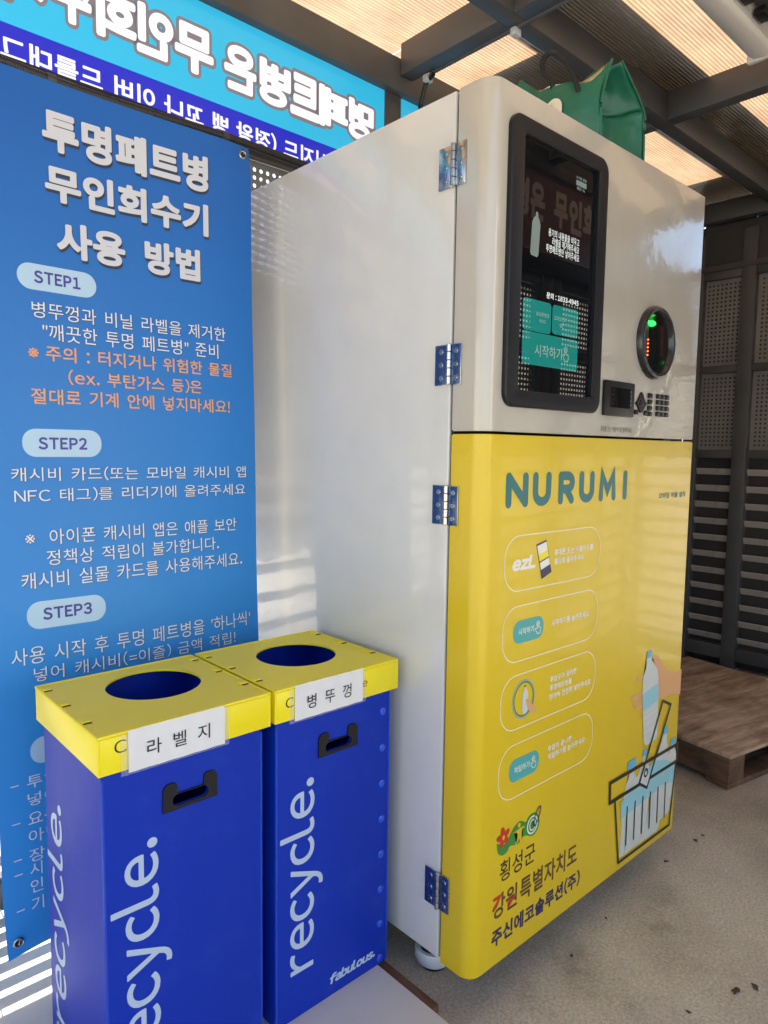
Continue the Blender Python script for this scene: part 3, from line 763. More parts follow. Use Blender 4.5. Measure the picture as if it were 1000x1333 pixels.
put('lettering', '모바일카드', sc2, (.224, 1.508, .268, 1.517), 'scrdim', ts); put('lettering', '앱', sc2, (.245, 1.495, .256, 1.503), 'scrdim', ts)
def tap_icon(cx, cz, s, uv, m, parent):
    P = [(-.1, .35), (-.1, -.05), (-.28, .02), (-.36, -.08), (-.05, -.48), (.28, -.48), (.36, -.30), (.36, .0), (.08, .05), (.08, .35), (0, .42)]
    ribbon('hand_icon', [(cx+x*s, cz+z*s) for x, z in P], s*.07, uv, m, parent, closed=True)
    ribbon('tap_ring', ellipse(cx, cz+.36*s, .2*s, .2*s, 14), s*.06, (lambda u, v: (uv(u, v)[0], uv(u, v)[1]-.0001, uv(u, v)[2])), m, parent, closed=True)
tap_icon(.2715, 1.438, .030, sc2, 'scrdim', ts)
# card reader and keypad
cr = thing('card_reader', '', '', (0, 0, 0)); del cr['label'], cr['category']; cr.parent = mc
box('housing', (.4335, -.010, 1.3125), (.5735, -.0002, 1.3965), 'black', cr, bev=.003)
box('display', (.4550, -.0106, 1.3325), (.5540, -.0095, 1.3808), 'glass', cr, bev=0)
kp = thing('keypad', '', '', (0, 0, 0)); del kp['label'], kp['category']; kp.parent = mc
bm = bmesh.new(); prism_pts = smooth_closed([(.6215, 1.3800), (.632, 1.370), (.640, 1.358), (.650, 1.350), (.640, 1.342), (.632, 1.332), (.6215, 1.326), (.611, 1.332), (.603, 1.342), (.593, 1.350), (.603, 1.358), (.611, 1.370)], 3)
a = [bm.verts.new((x, -.0002, z)) for x, z in prism_pts]; b = [bm.verts.new((.6215+(x-.6215)*.95, -.004, 1.352+(z-1.352)*.95)) for x, z in prism_pts]
for i in range(len(a)): bm.faces.new((a[i], a[(i+1) % len(a)], b[(i+1) % len(a)], b[i]))
bm.faces.new(b); bm_obj('navigation_pad', bm, 'black', kp)
KEYS = {}
def key(x, z, wd, ht, sym=None):
    k = (wd, ht)
    if k not in KEYS:
        bm = bmesh.new(); add_box(bm, -wd/2, -.0055, -ht/2, wd/2, -.0002, ht/2, bev=.002); bmesh.ops.recalc_face_normals(bm, faces=bm.faces)
        me = bpy.data.meshes.new('key'); bm.to_mesh(me); bm.free(); finish(me, 'black'); KEYS[k] = me
    o = link('key', KEYS[k], kp); o.location = (x, 0, z)
for z in (1.3725, 1.3565, 1.3405, 1.3255): key(.6665, z, .021, .0125)
for r_ in range(4):
    for c in range(3): key(.7125+c*.0235, 1.3735-r_*.0155, .0215, .0125)
for x in (.597, .646): key(x, 1.327, .017, .0125)
key(.6215, 1.352, .020, .016)
dg_ = ['1', '2', '3', '4', '5', '6', '7', '8', '9', '*', '0', '#']
for i, d in enumerate(dg_):
    x = .7125+(i % 3)*.0235; z = 1.3735-(i//3)*.0155
    put('key_lettering', d, door_uv(.0060), (x-.0022, z-.0036, x+.0022, z+.0036), 'qrgrey', kp, bold=.01, N=30)
put('lettering', '휴대폰 또는 이즐카드를 올려주세요', door_uv(), (.433, 1.274, .583, 1.287), 'blackink', du)
# ---- lower door print
u1 = door_uv(.0005); u2 = door_uv(.0009); u3 = door_uv(.0013); u4 = door_uv(.0017); u5 = door_uv(.0021)
Z0, Z1 = 1.1148, 1.1698; T_ = .0200; zm = (Z0+Z1)/2
zz0, zz1 = Z0, Z1
def strokes(lst):
    for i, p in enumerate(lst): ribbon('lettering', p, T_, door_uv(.0005+.00012*i), 'tealink', dl, cap=True)
def arc(cx, cz, rx, rz, a0, a1, n=10): return [(cx+rx*math.cos(R(a0+(a1-a0)*k/n)), cz+rz*math.sin(R(a0+(a1-a0)*k/n))) for k in range(n+1)]
def N_at(x, wd): strokes([[(x, zz0), (x, zz1)], [(x+wd, zz0), (x+wd, zz1)], [(x, zz1), (x+wd, zz0)]])
def U_at(x, wd): strokes([[(x, zz1)]+[(x, zz0+wd/2)]+arc(x+wd/2, zz0+wd*.42, wd/2, wd*.42, 180, 360, 12)+[(x+wd, zz1)]])
xs = lambda px: .0756+(px-275)/(712-275)*(.5704-.0756)
# letter positions measured along the door
N_at(.0841, .058); U_at(.178, .049)
x = .275; strokes([[(x, zz0), (x, zz1)], [(x, zz1), (x+.024, zz1)]+arc(x+.026, zz1-.015, .020, .015, 90, -90, 10)+[(x, zz1-.030)], [(x+.022, zz1-.031), (x+.044, zz0)]])
U_at(.360, .046)
x = .447; strokes([[(x, zz0), (x+.004, zz1), (x+.030, zz0+.016), (x+.056, zz1), (x+.060, zz0)]])
strokes([[(.5615, zz0), (.5615, zz1)]])
put('lettering', '모바일 이즐 설치', u1, (.746, 1.1000, .9063, 1.1165), 'tealink', dl, bold=.03, N=40)
for z0, z1 in ((.9250, 1.0450), (.7690, .8917), (.6170, .7386), (.4605, .5822)):
    ribbon('step_frame', rrect(.0775, z0, .4535, z1, .050, 8), .0022, u1, 'paleink', dl, closed=True)
put('lettering', 'ezL', u1, (.104, .969, .187, 1.0005), 'whiteink', dl, bold=.06, shear=.18, N=48)
def q4(pts, m, nm, uv=u2): poly(nm, pts, uv, m, dl)
ph = [(.1872, 1.0206), (.2258, 1.0286), (.2496, .9535), (.2119, .941)]
cx = sum(p[0] for p in ph)/4; cz = sum(p[1] for p in ph)/4
q4(ph, 'navyink', 'phone_picture', u1); sh = lambda s, P: [(cx+(x-cx)*s, cz+(z-cz)*s) for x, z in P]
inn = sh(.90, ph); L2 = lambda a, b, t: (a[0]+(b[0]-a[0])*t, a[1]+(b[1]-a[1])*t)
def band(t0, t1): return [L2(inn[0], inn[3], t0), L2(inn[1], inn[2], t0), L2(inn[1], inn[2], t1), L2(inn[0], inn[3], t1)]
q4(band(0, .28), 'whiteink', 'phone_picture'); q4(band(.28, .50), 'lid', 'phone_picture'); q4(band(.54, .77), 'whiteink', 'phone_picture'); q4(band(.80, 1), 'navyink', 'phone_picture')
for s_, bb in (('휴대폰 또는 이즐카드를', (.2578, .9895, .4212, 1.0045)), ('홀더에 올려주세요', (.2592, .9690, .3817, .9830)),
               ('시작하기를 눌러주세요', (.2569, .8255, .415, .8415)), ('투입구가 열리면', (.2588, .6935, .3678, .7085)), ('투명페트병을', (.2588, .6728, .3493, .6878)),
               ('한개씩 천천히 넣어주세요', (.2583, .6515, .435, .6670)), ('투입이 끝나면', (.2595, .5275, .3578, .5428)), ('적립하기를 눌러주세요', (.2607, .5073, .4186, .5230))):
    put('lettering', s_, u1, bb, 'whiteink', dl, bold=.022, N=40)
for z0, z1, s_ in ((.8080, .8590, '시작하기'), (.4965, .5480, '적립하기')):
    poly('badge', rrect(.1140, z0, .2255, z1, .0225), u1, 'tealpill', dl)
    zc = (z0+z1)/2; put('lettering', s_, u2, (.1325, zc-.0075, .1885, zc+.0075), 'whiteink', dl, bold=.015, N=40)
    tap_icon(.2035, zc-.001, .027, u2, 'paleink', dl)
ribbon('slot_picture', ellipse(.1595, .6795, .0395, .0420), .0050, u1, 'qrgrey', dl, closed=True); ribbon('slot_picture', ellipse(.1595, .6795, .0355, .0380), .0035, u2, 'greenink', dl, closed=True)
bt2 = [(.1600, .7060), (.1665, .7060), (.1670, .700), (.1740, .692), (.1745, .650), (.1690, .645), (.1590, .645), (.1545, .650), (.1545, .692), (.1600, .700)]
poly('bottle_picture', bt2, u2, 'bottleink', dl); poly('bottle_cap_picture', [(.1600, .7060), (.1665, .7060), (.1660, .7095), (.1605, .7095)], u2, 'blackink', dl)
poly('hand_picture', [(.1655, .678), (.1772, .6755), (.1900, .662), (.2100, .6465), (.2055, .638), (.1885, .6413), (.1760, .652), (.1700, .664)], u3, 'skinink', dl)
# emblem
green = smooth_closed([(.0795, .3667), (.0802, .3746), (.0983, .3640), (.1159, .3674), (.133, .3859), (.1535, .3969), (.1669, .3954), (.1836, .3859), (.1913, .395), (.2076, .3988), (.2246, .3934), (.2351, .3775), (.235, .3601), (.2217, .3458), (.205, .3445), (.1853, .3534), (.1717, .3537), (.1562, .3450), (.1428, .3469), (.1269, .3514), (.1171, .3419), (.0992, .3400), (.0842, .3509)], 3)
poly('emblem', green, u1, 'greenink', dl)
for k, (a, r_) in enumerate(((100, .0165), (28, .0165), (-42, .015), (-110, .016), (172, .021))):
    cx = .1010+.0125*math.cos(R(a)); cz = .3815+.0125*math.sin(R(a)); poly('emblem', ellipse(cx, cz, .0120, .0072, 16, R(a)), door_uv(.0009+.0001*k), 'redink', dl)
poly('emblem', ellipse(.1010, .3815, .0042, .0060, 14), door_uv(.0016), 'yellow', dl)
poly('emblem', ellipse(.1577, .3885, .0048, .0055, 14), u2, 'yellow', dl)
poly('emblem', smooth_closed([(.1335, .3774), (.150, .3790), (.166, .3815), (.1802, .3779), (.168, .3735), (.1700, .3600), (.1730, .3455), (.1630, .3470), (.1590, .3560), (.1500, .3460), (.1440, .3480), (.1510, .3640), (.1500, .3740)], 2), u2, 'yellow', dl)
ribbon('emblem', ellipse(.2085, .3710, .0190, .0200, 28), .0040, u2, 'whiteink', dl, closed=True); ribbon('emblem', ellipse(.2085, .3710, .0110, .0125, 20), .0030, u3, 'whiteink', dl, closed=True)
ribbon('emblem', ellipse(.2250, .3860, .0080, .0230, 24, R(-30)), .0035, u4, 'navyink', dl, closed=True)
put('lettering', '횡성군', u1, (.0923, .2775, .2233, .3263), 'blackink', dl, bold=.008)
put('lettering', '강원', u1, (.0701, .1988, .1590, .2546), 'brownink', dl, bold=.022); put('lettering', '특별자치도', u1, (.1690, .1988, .4042, .2546), 'brownink', dl, bold=.022)
ribbon('lettering', [(.0745, .2475), (.0955, .2475), (.0860, .2350), (.0735, .2265)], .0075, u2, 'redink', dl)
ribbon('lettering', [(.1230, .2235), (.1440, .2225), (.1260, .2075)], .0070, u2, 'redink', dl)
put('lettering', '주신에코솔루션(주)', u1, (.0697, .1339, .422, .1774), 'navyink', dl, bold=.035)
# hand, bottles and basket picture
A = lambda nm, pts, uv, m, sm=0: poly(nm, smooth_closed(pts, 3) if sm else pts, uv, m, dl)
A('hand_picture', [(.756, .666), (.790, .655), (.825, .620), (.8662, .594), (.905, .583), (.9430, .586), (.9430, .508), (.905, .516), (.8797, .5209), (.8134, .5230), (.795, .5400), (.770, .6236)], u1, 'skinink')
for k, (x0, z0, x1, z1) in enumerate(((.665, .6155, .72, .6045), (.645, .5706, .72, .5530), (.656, .5531, .72, .5370), (.668, .5353, .72, .5220), (.702, .5060, .73, .4950))):
    ribbon('finger_picture', [(x0+.008, (z0+z1)/2+.002), (x1, (z0+z1)/2)], .0135, door_uv(.0005+.0001*k), 'skinink', dl, cap=True)
big = [(.7198, .6600), (.7500, .6600), (.7520, .6480), (.7700, .6350), (.7890, .6150), (.7960, .5900), (.7990, .5227), (.8080, .4600), (.8050, .4180), (.7950, .4100), (.7480, .4062), (.7330, .4120), (.7250, .4250), (.7121, .5194), (.7040, .5850), (.7080, .6150), (.7208, .6350), (.7200, .6480)]
A('bottle_picture', big, u3, 'bottleink'); A('bottle_cap_picture', [(.7205, .6605), (.7500, .6605), (.7495, .6800), (.7225, .6800)], u3, 'blueink')
A('bottle_label_picture', [(.7075, .5620), (.7975, .5750), (.8010, .5254), (.7125, .5130)], u4, 'bluepale')
for z in (.490, .470, .447, .425): ribbon('bottle_picture_line', [(.722, z), (.800, z+.006)], .0012, u4, 'whiteink', dl)
def bshape(cx, z0, z1, w_, lean=0):
    h = z1-z0; P = [(-.16, 1), (.16, 1), (.17, .90), (.42, .78), (.5, .68), (.48, .02), (.40, 0), (-.40, 0), (-.48, .02), (-.5, .68), (-.42, .78), (-.17, .90)]
    return [(cx+x*w_+lean*t, z0+t*h) for x, t in P]
for k, (cx, z0, z1, w_, ln) in enumerate(((.652, .124, .378, .072, .020), (.722, .124, .386, .085, .02), (.800, .122, .420, .085, .058), (.868, .155, .375, .080, .045), (.690, .130, .330, .085, 0), (.840, .150, .340, .09, .01))):
    A('bottle_picture', bshape(cx, z0, z1, w_, ln), door_uv(.0005+.0002*k), 'bottleink')
for x0, z0, x1, z1 in ((.642, .366, .688, .388), (.7255, .3790, .7462, .3975), (.8447, .4090, .8692, .4322), (.8930, .3640, .9237, .3825)): A('bottle_cap_picture', [(x0, z0), (x1, z0), (x1, z1), (x0, z1)], u4, 'blueink')
A('bottle_label_picture', [(.6130, .2850), (.650, .2900), (.700, .3080), (.790, .3480), (.860, .3300), (.925, .3040), (.9230, .2430), (.8306, .2600), (.8280, .2500), (.7354, .2437), (.6160, .2355)], u4, 'bluepale')
uB = door_uv(.0021)
ribbon('basket_picture', [(.5510, .3590), (.9410, .3560), (.9410, .3030), (.5530, .3035)], .0105, uB, 'blackink', dl, closed=True)
ribbon('basket_picture', [(.5802, .2990), (.6129, .1136), (.9110, .1122), (.9330, .2990)], .0075, uB, 'blackink', dl)
for (x0, z0, x1, z1) in ((.6481, .2595, .6499, .1517), (.6913, .2605, .6923, .152), (.736, .2593, .7369, .1524), (.7801, .2577, .7821, .1515), (.8265, .2568, .8286, .1506), (.8721, .256, .8743, .15)):
    ribbon('basket_picture', [(x0, z0), (x1, z1)], .0065, uB, 'blackink', dl, cap=True)
hd = [(.8290, .5150), (.8800, .4920), (.7560, .2800), (.7100, .3060)]
A('basket_handle_picture', [(.7300, .3430), (.7740, .3110), (.7560, .2800), (.7100, .3060)], door_uv(.0024), 'bottleink')
ribbon('basket_handle_picture', hd, .0080, door_uv(.0027), 'blackink', dl, closed=True)
ribbon('basket_handle_picture', ellipse(.7450, .3270, .0095, .0105, 20), .0055, door_uv(.0029), 'blackink', dl, closed=True)
# hinges
def hinge(zc, film):
    t = thing('hinge', '', '', (0, .0, zc)); del t['label'], t['category']; t.parent = mc
    H = .040
    for (y0, y1) in ((.0985, .1330), (.0635, .0870)):
        bm = bmesh.new(); add_box(bm, -.0050, y0, -H, -.0012, y1, H, bev=.0008); bm_obj('leaf', bm, film, t)
        bm = bmesh.new(); add_box(bm, -.0035, y0-.0012, -H-.0014, -.0005, y1+.0012, H+.0014, bev=.0005); bm_obj('leaf_edge', bm, 'steel', t)
        for z in (-.027, 0, .027):
            yc = (y0+y1)/2; bm = bmesh.new(); add_cyl(bm, (-.0048, yc, z), (-1, 0, 0), .0062, .0016, 16, .0048); add_cyl(bm, (-.0062, yc, z), (-1, 0, 0), .0022, .0008, 8)
            bm_obj('screw', bm, 'screw', t)
    for k in range(5):
        bm = bmesh.new(); add_cyl(bm, (-.0068, .0925, -H+k*.0165), (0, 0, 1), .0056, .0155, 18)
        bmesh.ops.bevel(bm, geom=[e for e in bm.edges if abs(e.verts[0].co.z-e.verts[1].co.z) < 1e-6], offset=.0008, segments=1, affect='EDGES'); bm_obj('knuckle', bm, 'steel', t)
for zc, fm in ((1.7935, 'steel'), (1.3993, 'steelblue'), (1.1087, 'steelblue'), (.2565, 'steelblue')): hinge(zc, fm)
# casters
for x, y in ((.075, .175), (.87, .175), (.075, .82), (.87, .82)):
    t = thing('caster', '', '', (x, y, 0)); del t['label'], t['category']; t.parent = mc
    bm = bmesh.new(); add_cyl(bm, (0, 0, 0), (0, 0, 1), .030, .016, 32); bm_obj('foot_pad', bm, 'tread', t)
    vs = []; fs = []; pr_ = [(.030, .012), (.041, .014), (.045, .022), (.045, .040), (.042, .046), (.034, .047), (.033, .040)]; n = 32
    for r_, z in pr_: vs += [(r_*math.cos(2*math.pi*k/n), r_*math.sin(2*math.pi*k/n), z) for k in range(n)]
    for i in range(len(pr_)-1): fs += [(i*n+k, i*n+(k+1) % n, (i+1)*n+(k+1) % n, (i+1)*n+k) for k in range(n)]
    mesh('collar', vs, fs, 'castergrey', t)
    bm = bmesh.new(); add_cyl(bm, (0, 0, .03), (0, 0, 1), .030, .022, 32); add_cyl(bm, (0, 0, .05), (0, 0, 1), .014, .045, 16); bm_obj('hub', bm, 'tread', t)

# ------------------------------------------------------------------ blue banner
BT, BB, BL, BR = 1.985, .145, -.728, -.092
def ban(u, v, e=0.):
    y = .66+.06*(v-.12)/1.86
    y += .0060*math.sin(u*7+.4+.6*v)*math.sin(v*2.1+.3)+.002*math.sin(v*9+u*3)
    # lower left corner curls towards the viewer
    k = max(0, 1-math.hypot(u-BL, v-BB)/.14); y -= .020*k*k
    k = max(0, 1-math.hypot(u-BR, v-BT)/.10); y += .010*k*k
    return (u, y-e, v)
bn = thing('instruction_banner', 'tall blue banner of white step by step instructions hanging left of the machine', 'banner', (0, 0, 0))
nu, nv = 40, 120; vs = []; fs = []
for side in (0, -.0008):
    for j in range(nv+1):
        for i in range(nu+1): vs.append(ban(BL+(BR-BL)*i/nu, BB+(BT-BB)*j/nv-.004*(1-i/nu)*(j/nv < .02), side))
K = (nu+1)*(nv+1)
for j in range(nv):
    for i in range(nu):
        a = j*(nu+1)+i; fs.append((a, a+1, a+nu+2, a+nu+1)); fs.append((K+a, K+a+nu+1, K+a+nu+2, K+a+1))
for j in range(nv):
    for i in (0, nu):
        a = j*(nu+1)+i; fs.append((a, a+nu+1, K+a+nu+1, K+a))
for i in range(nu):
    for j in (0, nv):
        a = j*(nu+1)+i; fs.append((a, a+1, K+a+1, K+a))
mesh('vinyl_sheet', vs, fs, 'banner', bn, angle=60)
# front faces the viewer at -y: lettering sits in front of the second layer
b1 = lambda u, v: ban(u, v, .0009); b2 = lambda u, v: ban(u, v, .0014); b3_ = lambda u, v: ban(u, v, .0019); 
for s_, bb in (('투명페트병', (-.5909, 1.8417, -.2114, 1.9277)), ('무인회수기', (-.589, 1.7381, -.2123, 1.8142)), ('사용 방법', (-.5699, 1.6252, -.2363, 1.7018))):
    put('title_lettering', s_, b3_, bb, 'bantext', bn, bold=.043, space=.5)
    put('title_shadow', s_, b2, (bb[0]+.002, bb[1]-.006, bb[2]+.002, bb[3]-.006), 'banshadow', bn, bold=.043, space=.5)
thin = [('병뚜껑과 비닐 라벨을 제거한', (-.6262, 1.4892, -.1721, 1.5228)), ('"깨끗한 투명 페트병" 준비', (-.6065, 1.4443, -.1935, 1.4797)),
        ('캐시비 카드(또는 모바일 캐시비 앱', (-.6778, 1.146, -.1223, 1.1767)), ('NFC 태그)를 리더기에 올려주세요', (-.6736, 1.1012, -.1248, 1.1315)),
        ('※ 아이폰 캐시비 앱은 애플 보안', (-.656, 1.0098, -.1527, 1.0431)), ('정책상 적립이 불가합니다.', (-.6153, .9651, -.2042, .9983)), ('캐시비 실물 카드를 사용해주세요.', (-.667, .9183, -.1372, .9531)),
        ("사용 시작 후 투명 페트병을 '하나씩'", (-.6929, .7574, -.1175, .7953)), ('넣어 캐시비(=이즐) 금액 적립!', (-.6507, .7168, -.164, .7493))]
for s_, bb in thin: 
    put('lettering', s_, b2, bb, 'banthin', bn, space=.4)
    put('lettering_shadow', s_, b1, (bb[0]+.0012, bb[1]-.0012, bb[2]+.0012, bb[3]-.0012), 'banshadow', bn, space=.4)
for s_, bb in (('※주의 : 터지거나 위험한 물질', (-.6371, 1.4007, -.1577, 1.4338)), ('(ex. 부탄가스 등)은', (-.558, 1.3536, -.2424, 1.3872)), ('절대로 기계 안에 넣지마세요!', (-.6342, 1.3091, -.1656, 1.3424))):
    put('warning_lettering', s_, b2, bb, 'banorange', bn, bold=.012, space=.4, N=48)
for k, (s_, bb, tb) in enumerate((('STEP1', (-.652, 1.5462, -.4898, 1.6003), (-.6189, 1.5610, -.5244, 1.5870)), ('STEP2', (-.6545, 1.1982, -.4919, 1.2574), (-.6231, 1.2138, -.5232, 1.240)),
                                  ('STEP3', (-.6596, .8309, -.4953, .8900), (-.6277, .8487, -.5261, .8750)), (None, (-.6633, .5372, -.4980, .5960), None))):
    poly('step_badge', rrect(*bb, min(.0268, (bb[3]-bb[1])/2-.0005), 8), b1, 'banpill', bn)
    if s_: put('step_lettering', s_, b2, tb, 'bannavy', bn, bold=.032, gap=.10)
for s_, x0, x1, z0, z1 in (('투입', -.672, -.610, .4877, .5164), ('넣어', -.672, -.610, .4484, .4772), ('요구', -.6726, -.611, .4047, .4335), ('아닌', -.6728, -.611, .3666, .3956), ('장치', -.6731, -.611, .3245, .3535), ('시', -.6734, -.6485, .2937, .3226), ('인', -.6736, -.6487, .2567, .2856), ('기', -.6739, -.649, .2174, .2464)):
    put('lettering', s_, b2, (x0, z0, x1, z1), 'banthin', bn)
for z in (.5015, .4185, .339, .307, .230): ribbon('dash', [(-.704, z), (-.688, z)], .0022, b2, 'banthin', bn)
for x, z in ((BR-.020, BT-.022), (BL+.022, BB+.024), (BL+.022, BT-.022), (BR-.020, BB+.024)):
    p = ban(x, z, .001)
    vs = []; fs = []; pr_ = [(.0055, 0), (.0062, .0022), (.0085, .0026), (.0108, .0012), (.0112, 0)]; n = 24
    for r_, e in pr_: vs += [(p[0]+r_*math.cos(2*math.pi*k/n), p[1]-e, p[2]+r_*math.sin(2*math.pi*k/n)) for k in range(n)]
    for i in range(4): fs += [(i*n+k, i*n+(k+1) % n, (i+1)*n+(k+1) % n, (i+1)*n+k) for k in range(n)]
    mesh('eyelet', vs, fs, 'screw', bn)
    poly('eyelet_hole', [(p[0]+.0058*math.cos(2*math.pi*k/20), p[2]+.0058*math.sin(2*math.pi*k/20)) for k in range(20)], lambda u, v, y=p[1]: (u, y-.0003, v), 'blackgap', bn)
    v_, f_ = tube([(p[0], p[1]-.004, p[2]-.002), (p[0]+.002, p[1]-.006, p[2]+.012), (p[0]+.003, p[1]+.05, p[2]+.035*(1 if z > 1 else -.3)), (p[0]+.004, .962, p[2]+.07*(1 if z > 1 else -.2))], .0014, 6)
    mesh('tie_wire', v_, f_, 'screw', bn)

# ------------------------------------------------------------------ plywood board and wood strip under the bins
pb = tag(box('plywood_board', (-1.75, -.62, .022), (-.068, .955, .045), 'boardwhite', None, bev=.002), 'off-white laminated board on the floor under the two blue bins', 'board')
ws = tag(box('wood_strip', (-.135, .062, 0.0005), (-.026, .955, .0215), 'bar', None, bev=.003), 'brown wooden strip on the concrete beside the caster, under the white board', 'wood strip')
w2 = tag(box('wood_batten', (-1.70, -.55, 0.0005), (-1.60, .95, .0215), 'bar', None, bev=.003), 'brown batten under the far left edge of the white board', 'batten')

# ------------------------------------------------------------------ recycling bins
def plate_hole(x0, y0, x1, y1, cx, cy, r, z, th):
    angs = sorted([2*math.pi*k/64 for k in range(64)]+[math.atan2(y-cy, x-cx) % (2*math.pi) for x in (x0, x1) for y in (y0, y1)])
    A_ = []
    for a in angs:
        if not A_ or a-A_[-1] > 1e-4: A_.append(a)
    inn = []; out = []
    for a in A_:
        c, s = math.cos(a), math.sin(a); inn.append((cx+r*c, cy+r*s))
        ts_ = []
        if c > 1e-9: ts_.append((x1-cx)/c)
        if c < -1e-9: ts_.append((x0-cx)/c)
        if s > 1e-9: ts_.append((y1-cy)/s)
        if s < -1e-9: ts_.append((y0-cy)/s)
        t = min(ts_); out.append((cx+t*c, cy+t*s))
    n = len(A_)
    vs = [(x, y, z) for x, y in inn]+[(x, y, z) for x, y in out]+[(x, y, z-th) for x, y in inn]+[(x, y, z-th) for x, y in out]
    fs = []
    for i in range(n):
        j = (i+1) % n
        fs += [(i, n+i, n+j, j), (2*n+i, 2*n+j, 3*n+j, 3*n+i), (i, j, 2*n+j, 2*n+i), (n+i, 3*n+i, 3*n+j, n+j)]
    return vs, fs
def bin_(x0, label, first, papertext, pb_, tb, extra=None, rivets=False, hole=(.17, .186)):
    WB, DB, ZL, ZB_ = .305, .300, .758, .046
    t = thing('recycling_bin', label, 'bin', (x0, .215, ZB_), 0, 'blue recycling bins')
    H = .7065; th = .004
    # body shell, open at the top, with rounded corners
    outer = rrect(0, 0, WB, DB, .006, 3); inner = rrect(th, th, WB-th, DB-th, .003, 3); n = len(outer)
    vs = [(x, y, 0) for x, y in outer]+[(x, y, H) for x, y in outer]+[(x, y, H) for x, y in inner]+[(x, y, th) for x, y in inner]; fs = []
    for k in range(3):
        for i in range(n): fs.append((k*n+i, k*n+(i+1) % n, (k+1)*n+(i+1) % n, (k+1)*n+i))
    fs.append(tuple(range(n-1, -1, -1))); fs.append(tuple(3*n+i for i in range(n)))
    bm = bmesh.new(); me = bpy.data.meshes.new('body'); me.from_pydata(vs, [], fs); bm.from_mesh(me); bpy.data.meshes.remove(me)
    bo = bm_obj('body', bm, 'binblue', t, angle=40)
    # grip cut
    gx, gz = (.103, .560)
    slot = rrect(gx+.018, gz-.009, gx+.086, gz+.011, .0098, 8)
    bm = bmesh.new(); a = [bm.verts.new((x+x0, .205, z+ZB_)) for x, z in slot]; b = [bm.verts.new((x+x0, .225, z+ZB_)) for x, z in slot]; m_ = len(slot)
    for i in range(m_): bm.faces.new((a[i], a[(i+1) % m_], b[(i+1) % m_], b[i]))
    bm.faces.new(a[::-1]); bm.faces.new(b); boolean_cut(bo, bm)
    # plastic grip: bar with two upper lobes round the slot
    P = []
    gw, gb, gtp = .104, -.016, .030
    out = [(0, gb), (gw, gb), (gw, gtp-.006)]+arc(gw-.010, gtp-.008, .010, .012, 0, 90, 5)+arc(gw-.020, gtp-.004, .006, .008, 90, 180, 4)+[(gw-.027, .013), (.027, .013)]+arc(.020, gtp-.006, .007, .010, 0, 90, 4)+arc(.012, gtp-.010, .012, .014, 90, 180, 5)
    slot2 = [(x-gx, z-gz) for x, z in rrect(gx+.0175, gz-.0095, gx+.0865, gz+.0115, .0100, 8)]
    bm = bmesh.new()
    a = [bm.verts.new((gx+x, -.0035, gz+z)) for x, z in out]; b = [bm.verts.new((gx+x, -.0002, gz+z)) for x, z in out]; m_ = len(out)
    for i in range(m_): bm.faces.new((a[i], a[(i+1) % m_], b[(i+1) % m_], b[i]))
    bm.faces.new(a[::-1]); bm.faces.new(b); gr = bm_obj('grip', bm, 'black', t, angle=30)
    bm = bmesh.new(); a = [bm.verts.new((x0+gx+x, .205, ZB_+gz+z)) for x, z in slot2]; b = [bm.verts.new((x0+gx+x, .225, ZB_+gz+z)) for x, z in slot2]; m_ = len(slot2)
    for i in range(m_): bm.faces.new((a[i], a[(i+1) % m_], b[(i+1) % m_], b[i]))
    bm.faces.new(a[::-1]); bm.faces.new(b); boolean_cut(gr, bm)
    # lid
    LX0, LX1, LY0, LY1 = -.008, .317, -.010, .312; z = ZL-ZB_; sk = .066
    vs, fs = plate_hole(LX0, LY0, LX1, LY1, hole[0], hole[1], .090, z, .004)
    bm = bmesh.new(); me = bpy.data.meshes.new('l'); me.from_pydata(vs, [], fs); bm.from_mesh(me); bpy.data.meshes.remove(me)
    add_box(bm, LX0, LY0, z-sk, LX1, LY0+.004, z-.0045, bev=.001); add_box(bm, LX0, LY1-.004, z-sk, LX1, LY1, z-.0045, bev=.001)
    add_box(bm, LX0, LY0+.0045, z-sk, LX0+.004, LY1-.0045, z-.0045, bev=.001); add_box(bm, LX1-.004, LY0+.0045, z-sk, LX1, LY1-.0045, z-.0045, bev=.001)
    ld = bm_obj('lid', bm, 'lid', t, angle=30)
    # folded edge beads along the lid
    for (p, q) in (((LX0+.001, LY0+.001), (LX1-.001, LY0+.001)), ((LX0+.001, LY0+.001), (LX0+.001, LY1-.001)), ((LX1-.001, LY0+.001), (LX1-.001, LY1-.001)), ((LX0+.001, LY1-.001), (LX1-.001, LY1-.001))):
        v_, f_ = tube([(p[0], p[1], z-.0012), (q[0], q[1], z-.0012)], .0028, 8); mesh('lid_fold', v_, f_, 'lid', ld)
    for px_ in (LX0+.0012, LX1-.0012):
        v_, f_ = tube([(px_, LY0+.0012, z-sk+.001), (px_, LY0+.0012, z-.003)], .0022, 8); mesh('lid_fold', v_, f_, 'lid', ld)
    for px_ in (.0022, WB-.0022):
        v_, f_ = tube([(px_, .0022, .004), (px_, .0022, H-.07)], .0030, 8); mesh('corner_fold_highlight', v_, f_, 'binfold_highlight', t)
    for sx in (LX0+.010, LX1-.010):
        for yy in (.078, .182, .284):
            box('lid_tab', (sx-.008, yy-.012, z-.001), (sx+.008, yy+.010, z+.0026), 'lid', ld, bev=.001)
            box('tab_slit', (sx-.0075, yy-.0175, z-.002), (sx+.0075, yy-.0125, z+.0006), 'blackgap', ld, bev=0)
    # lettering on the lid skirt, half hidden by the pasted paper
    lf = lambda e: (lambda u, v: (u-x0, LY0-e, v-ZB_))
    put('lettering', 'C', lf(.0004), tb[0], 'blackink', ld)
    if extra: put('lettering', 'e', lf(.0004), extra, 'blackink', ld)
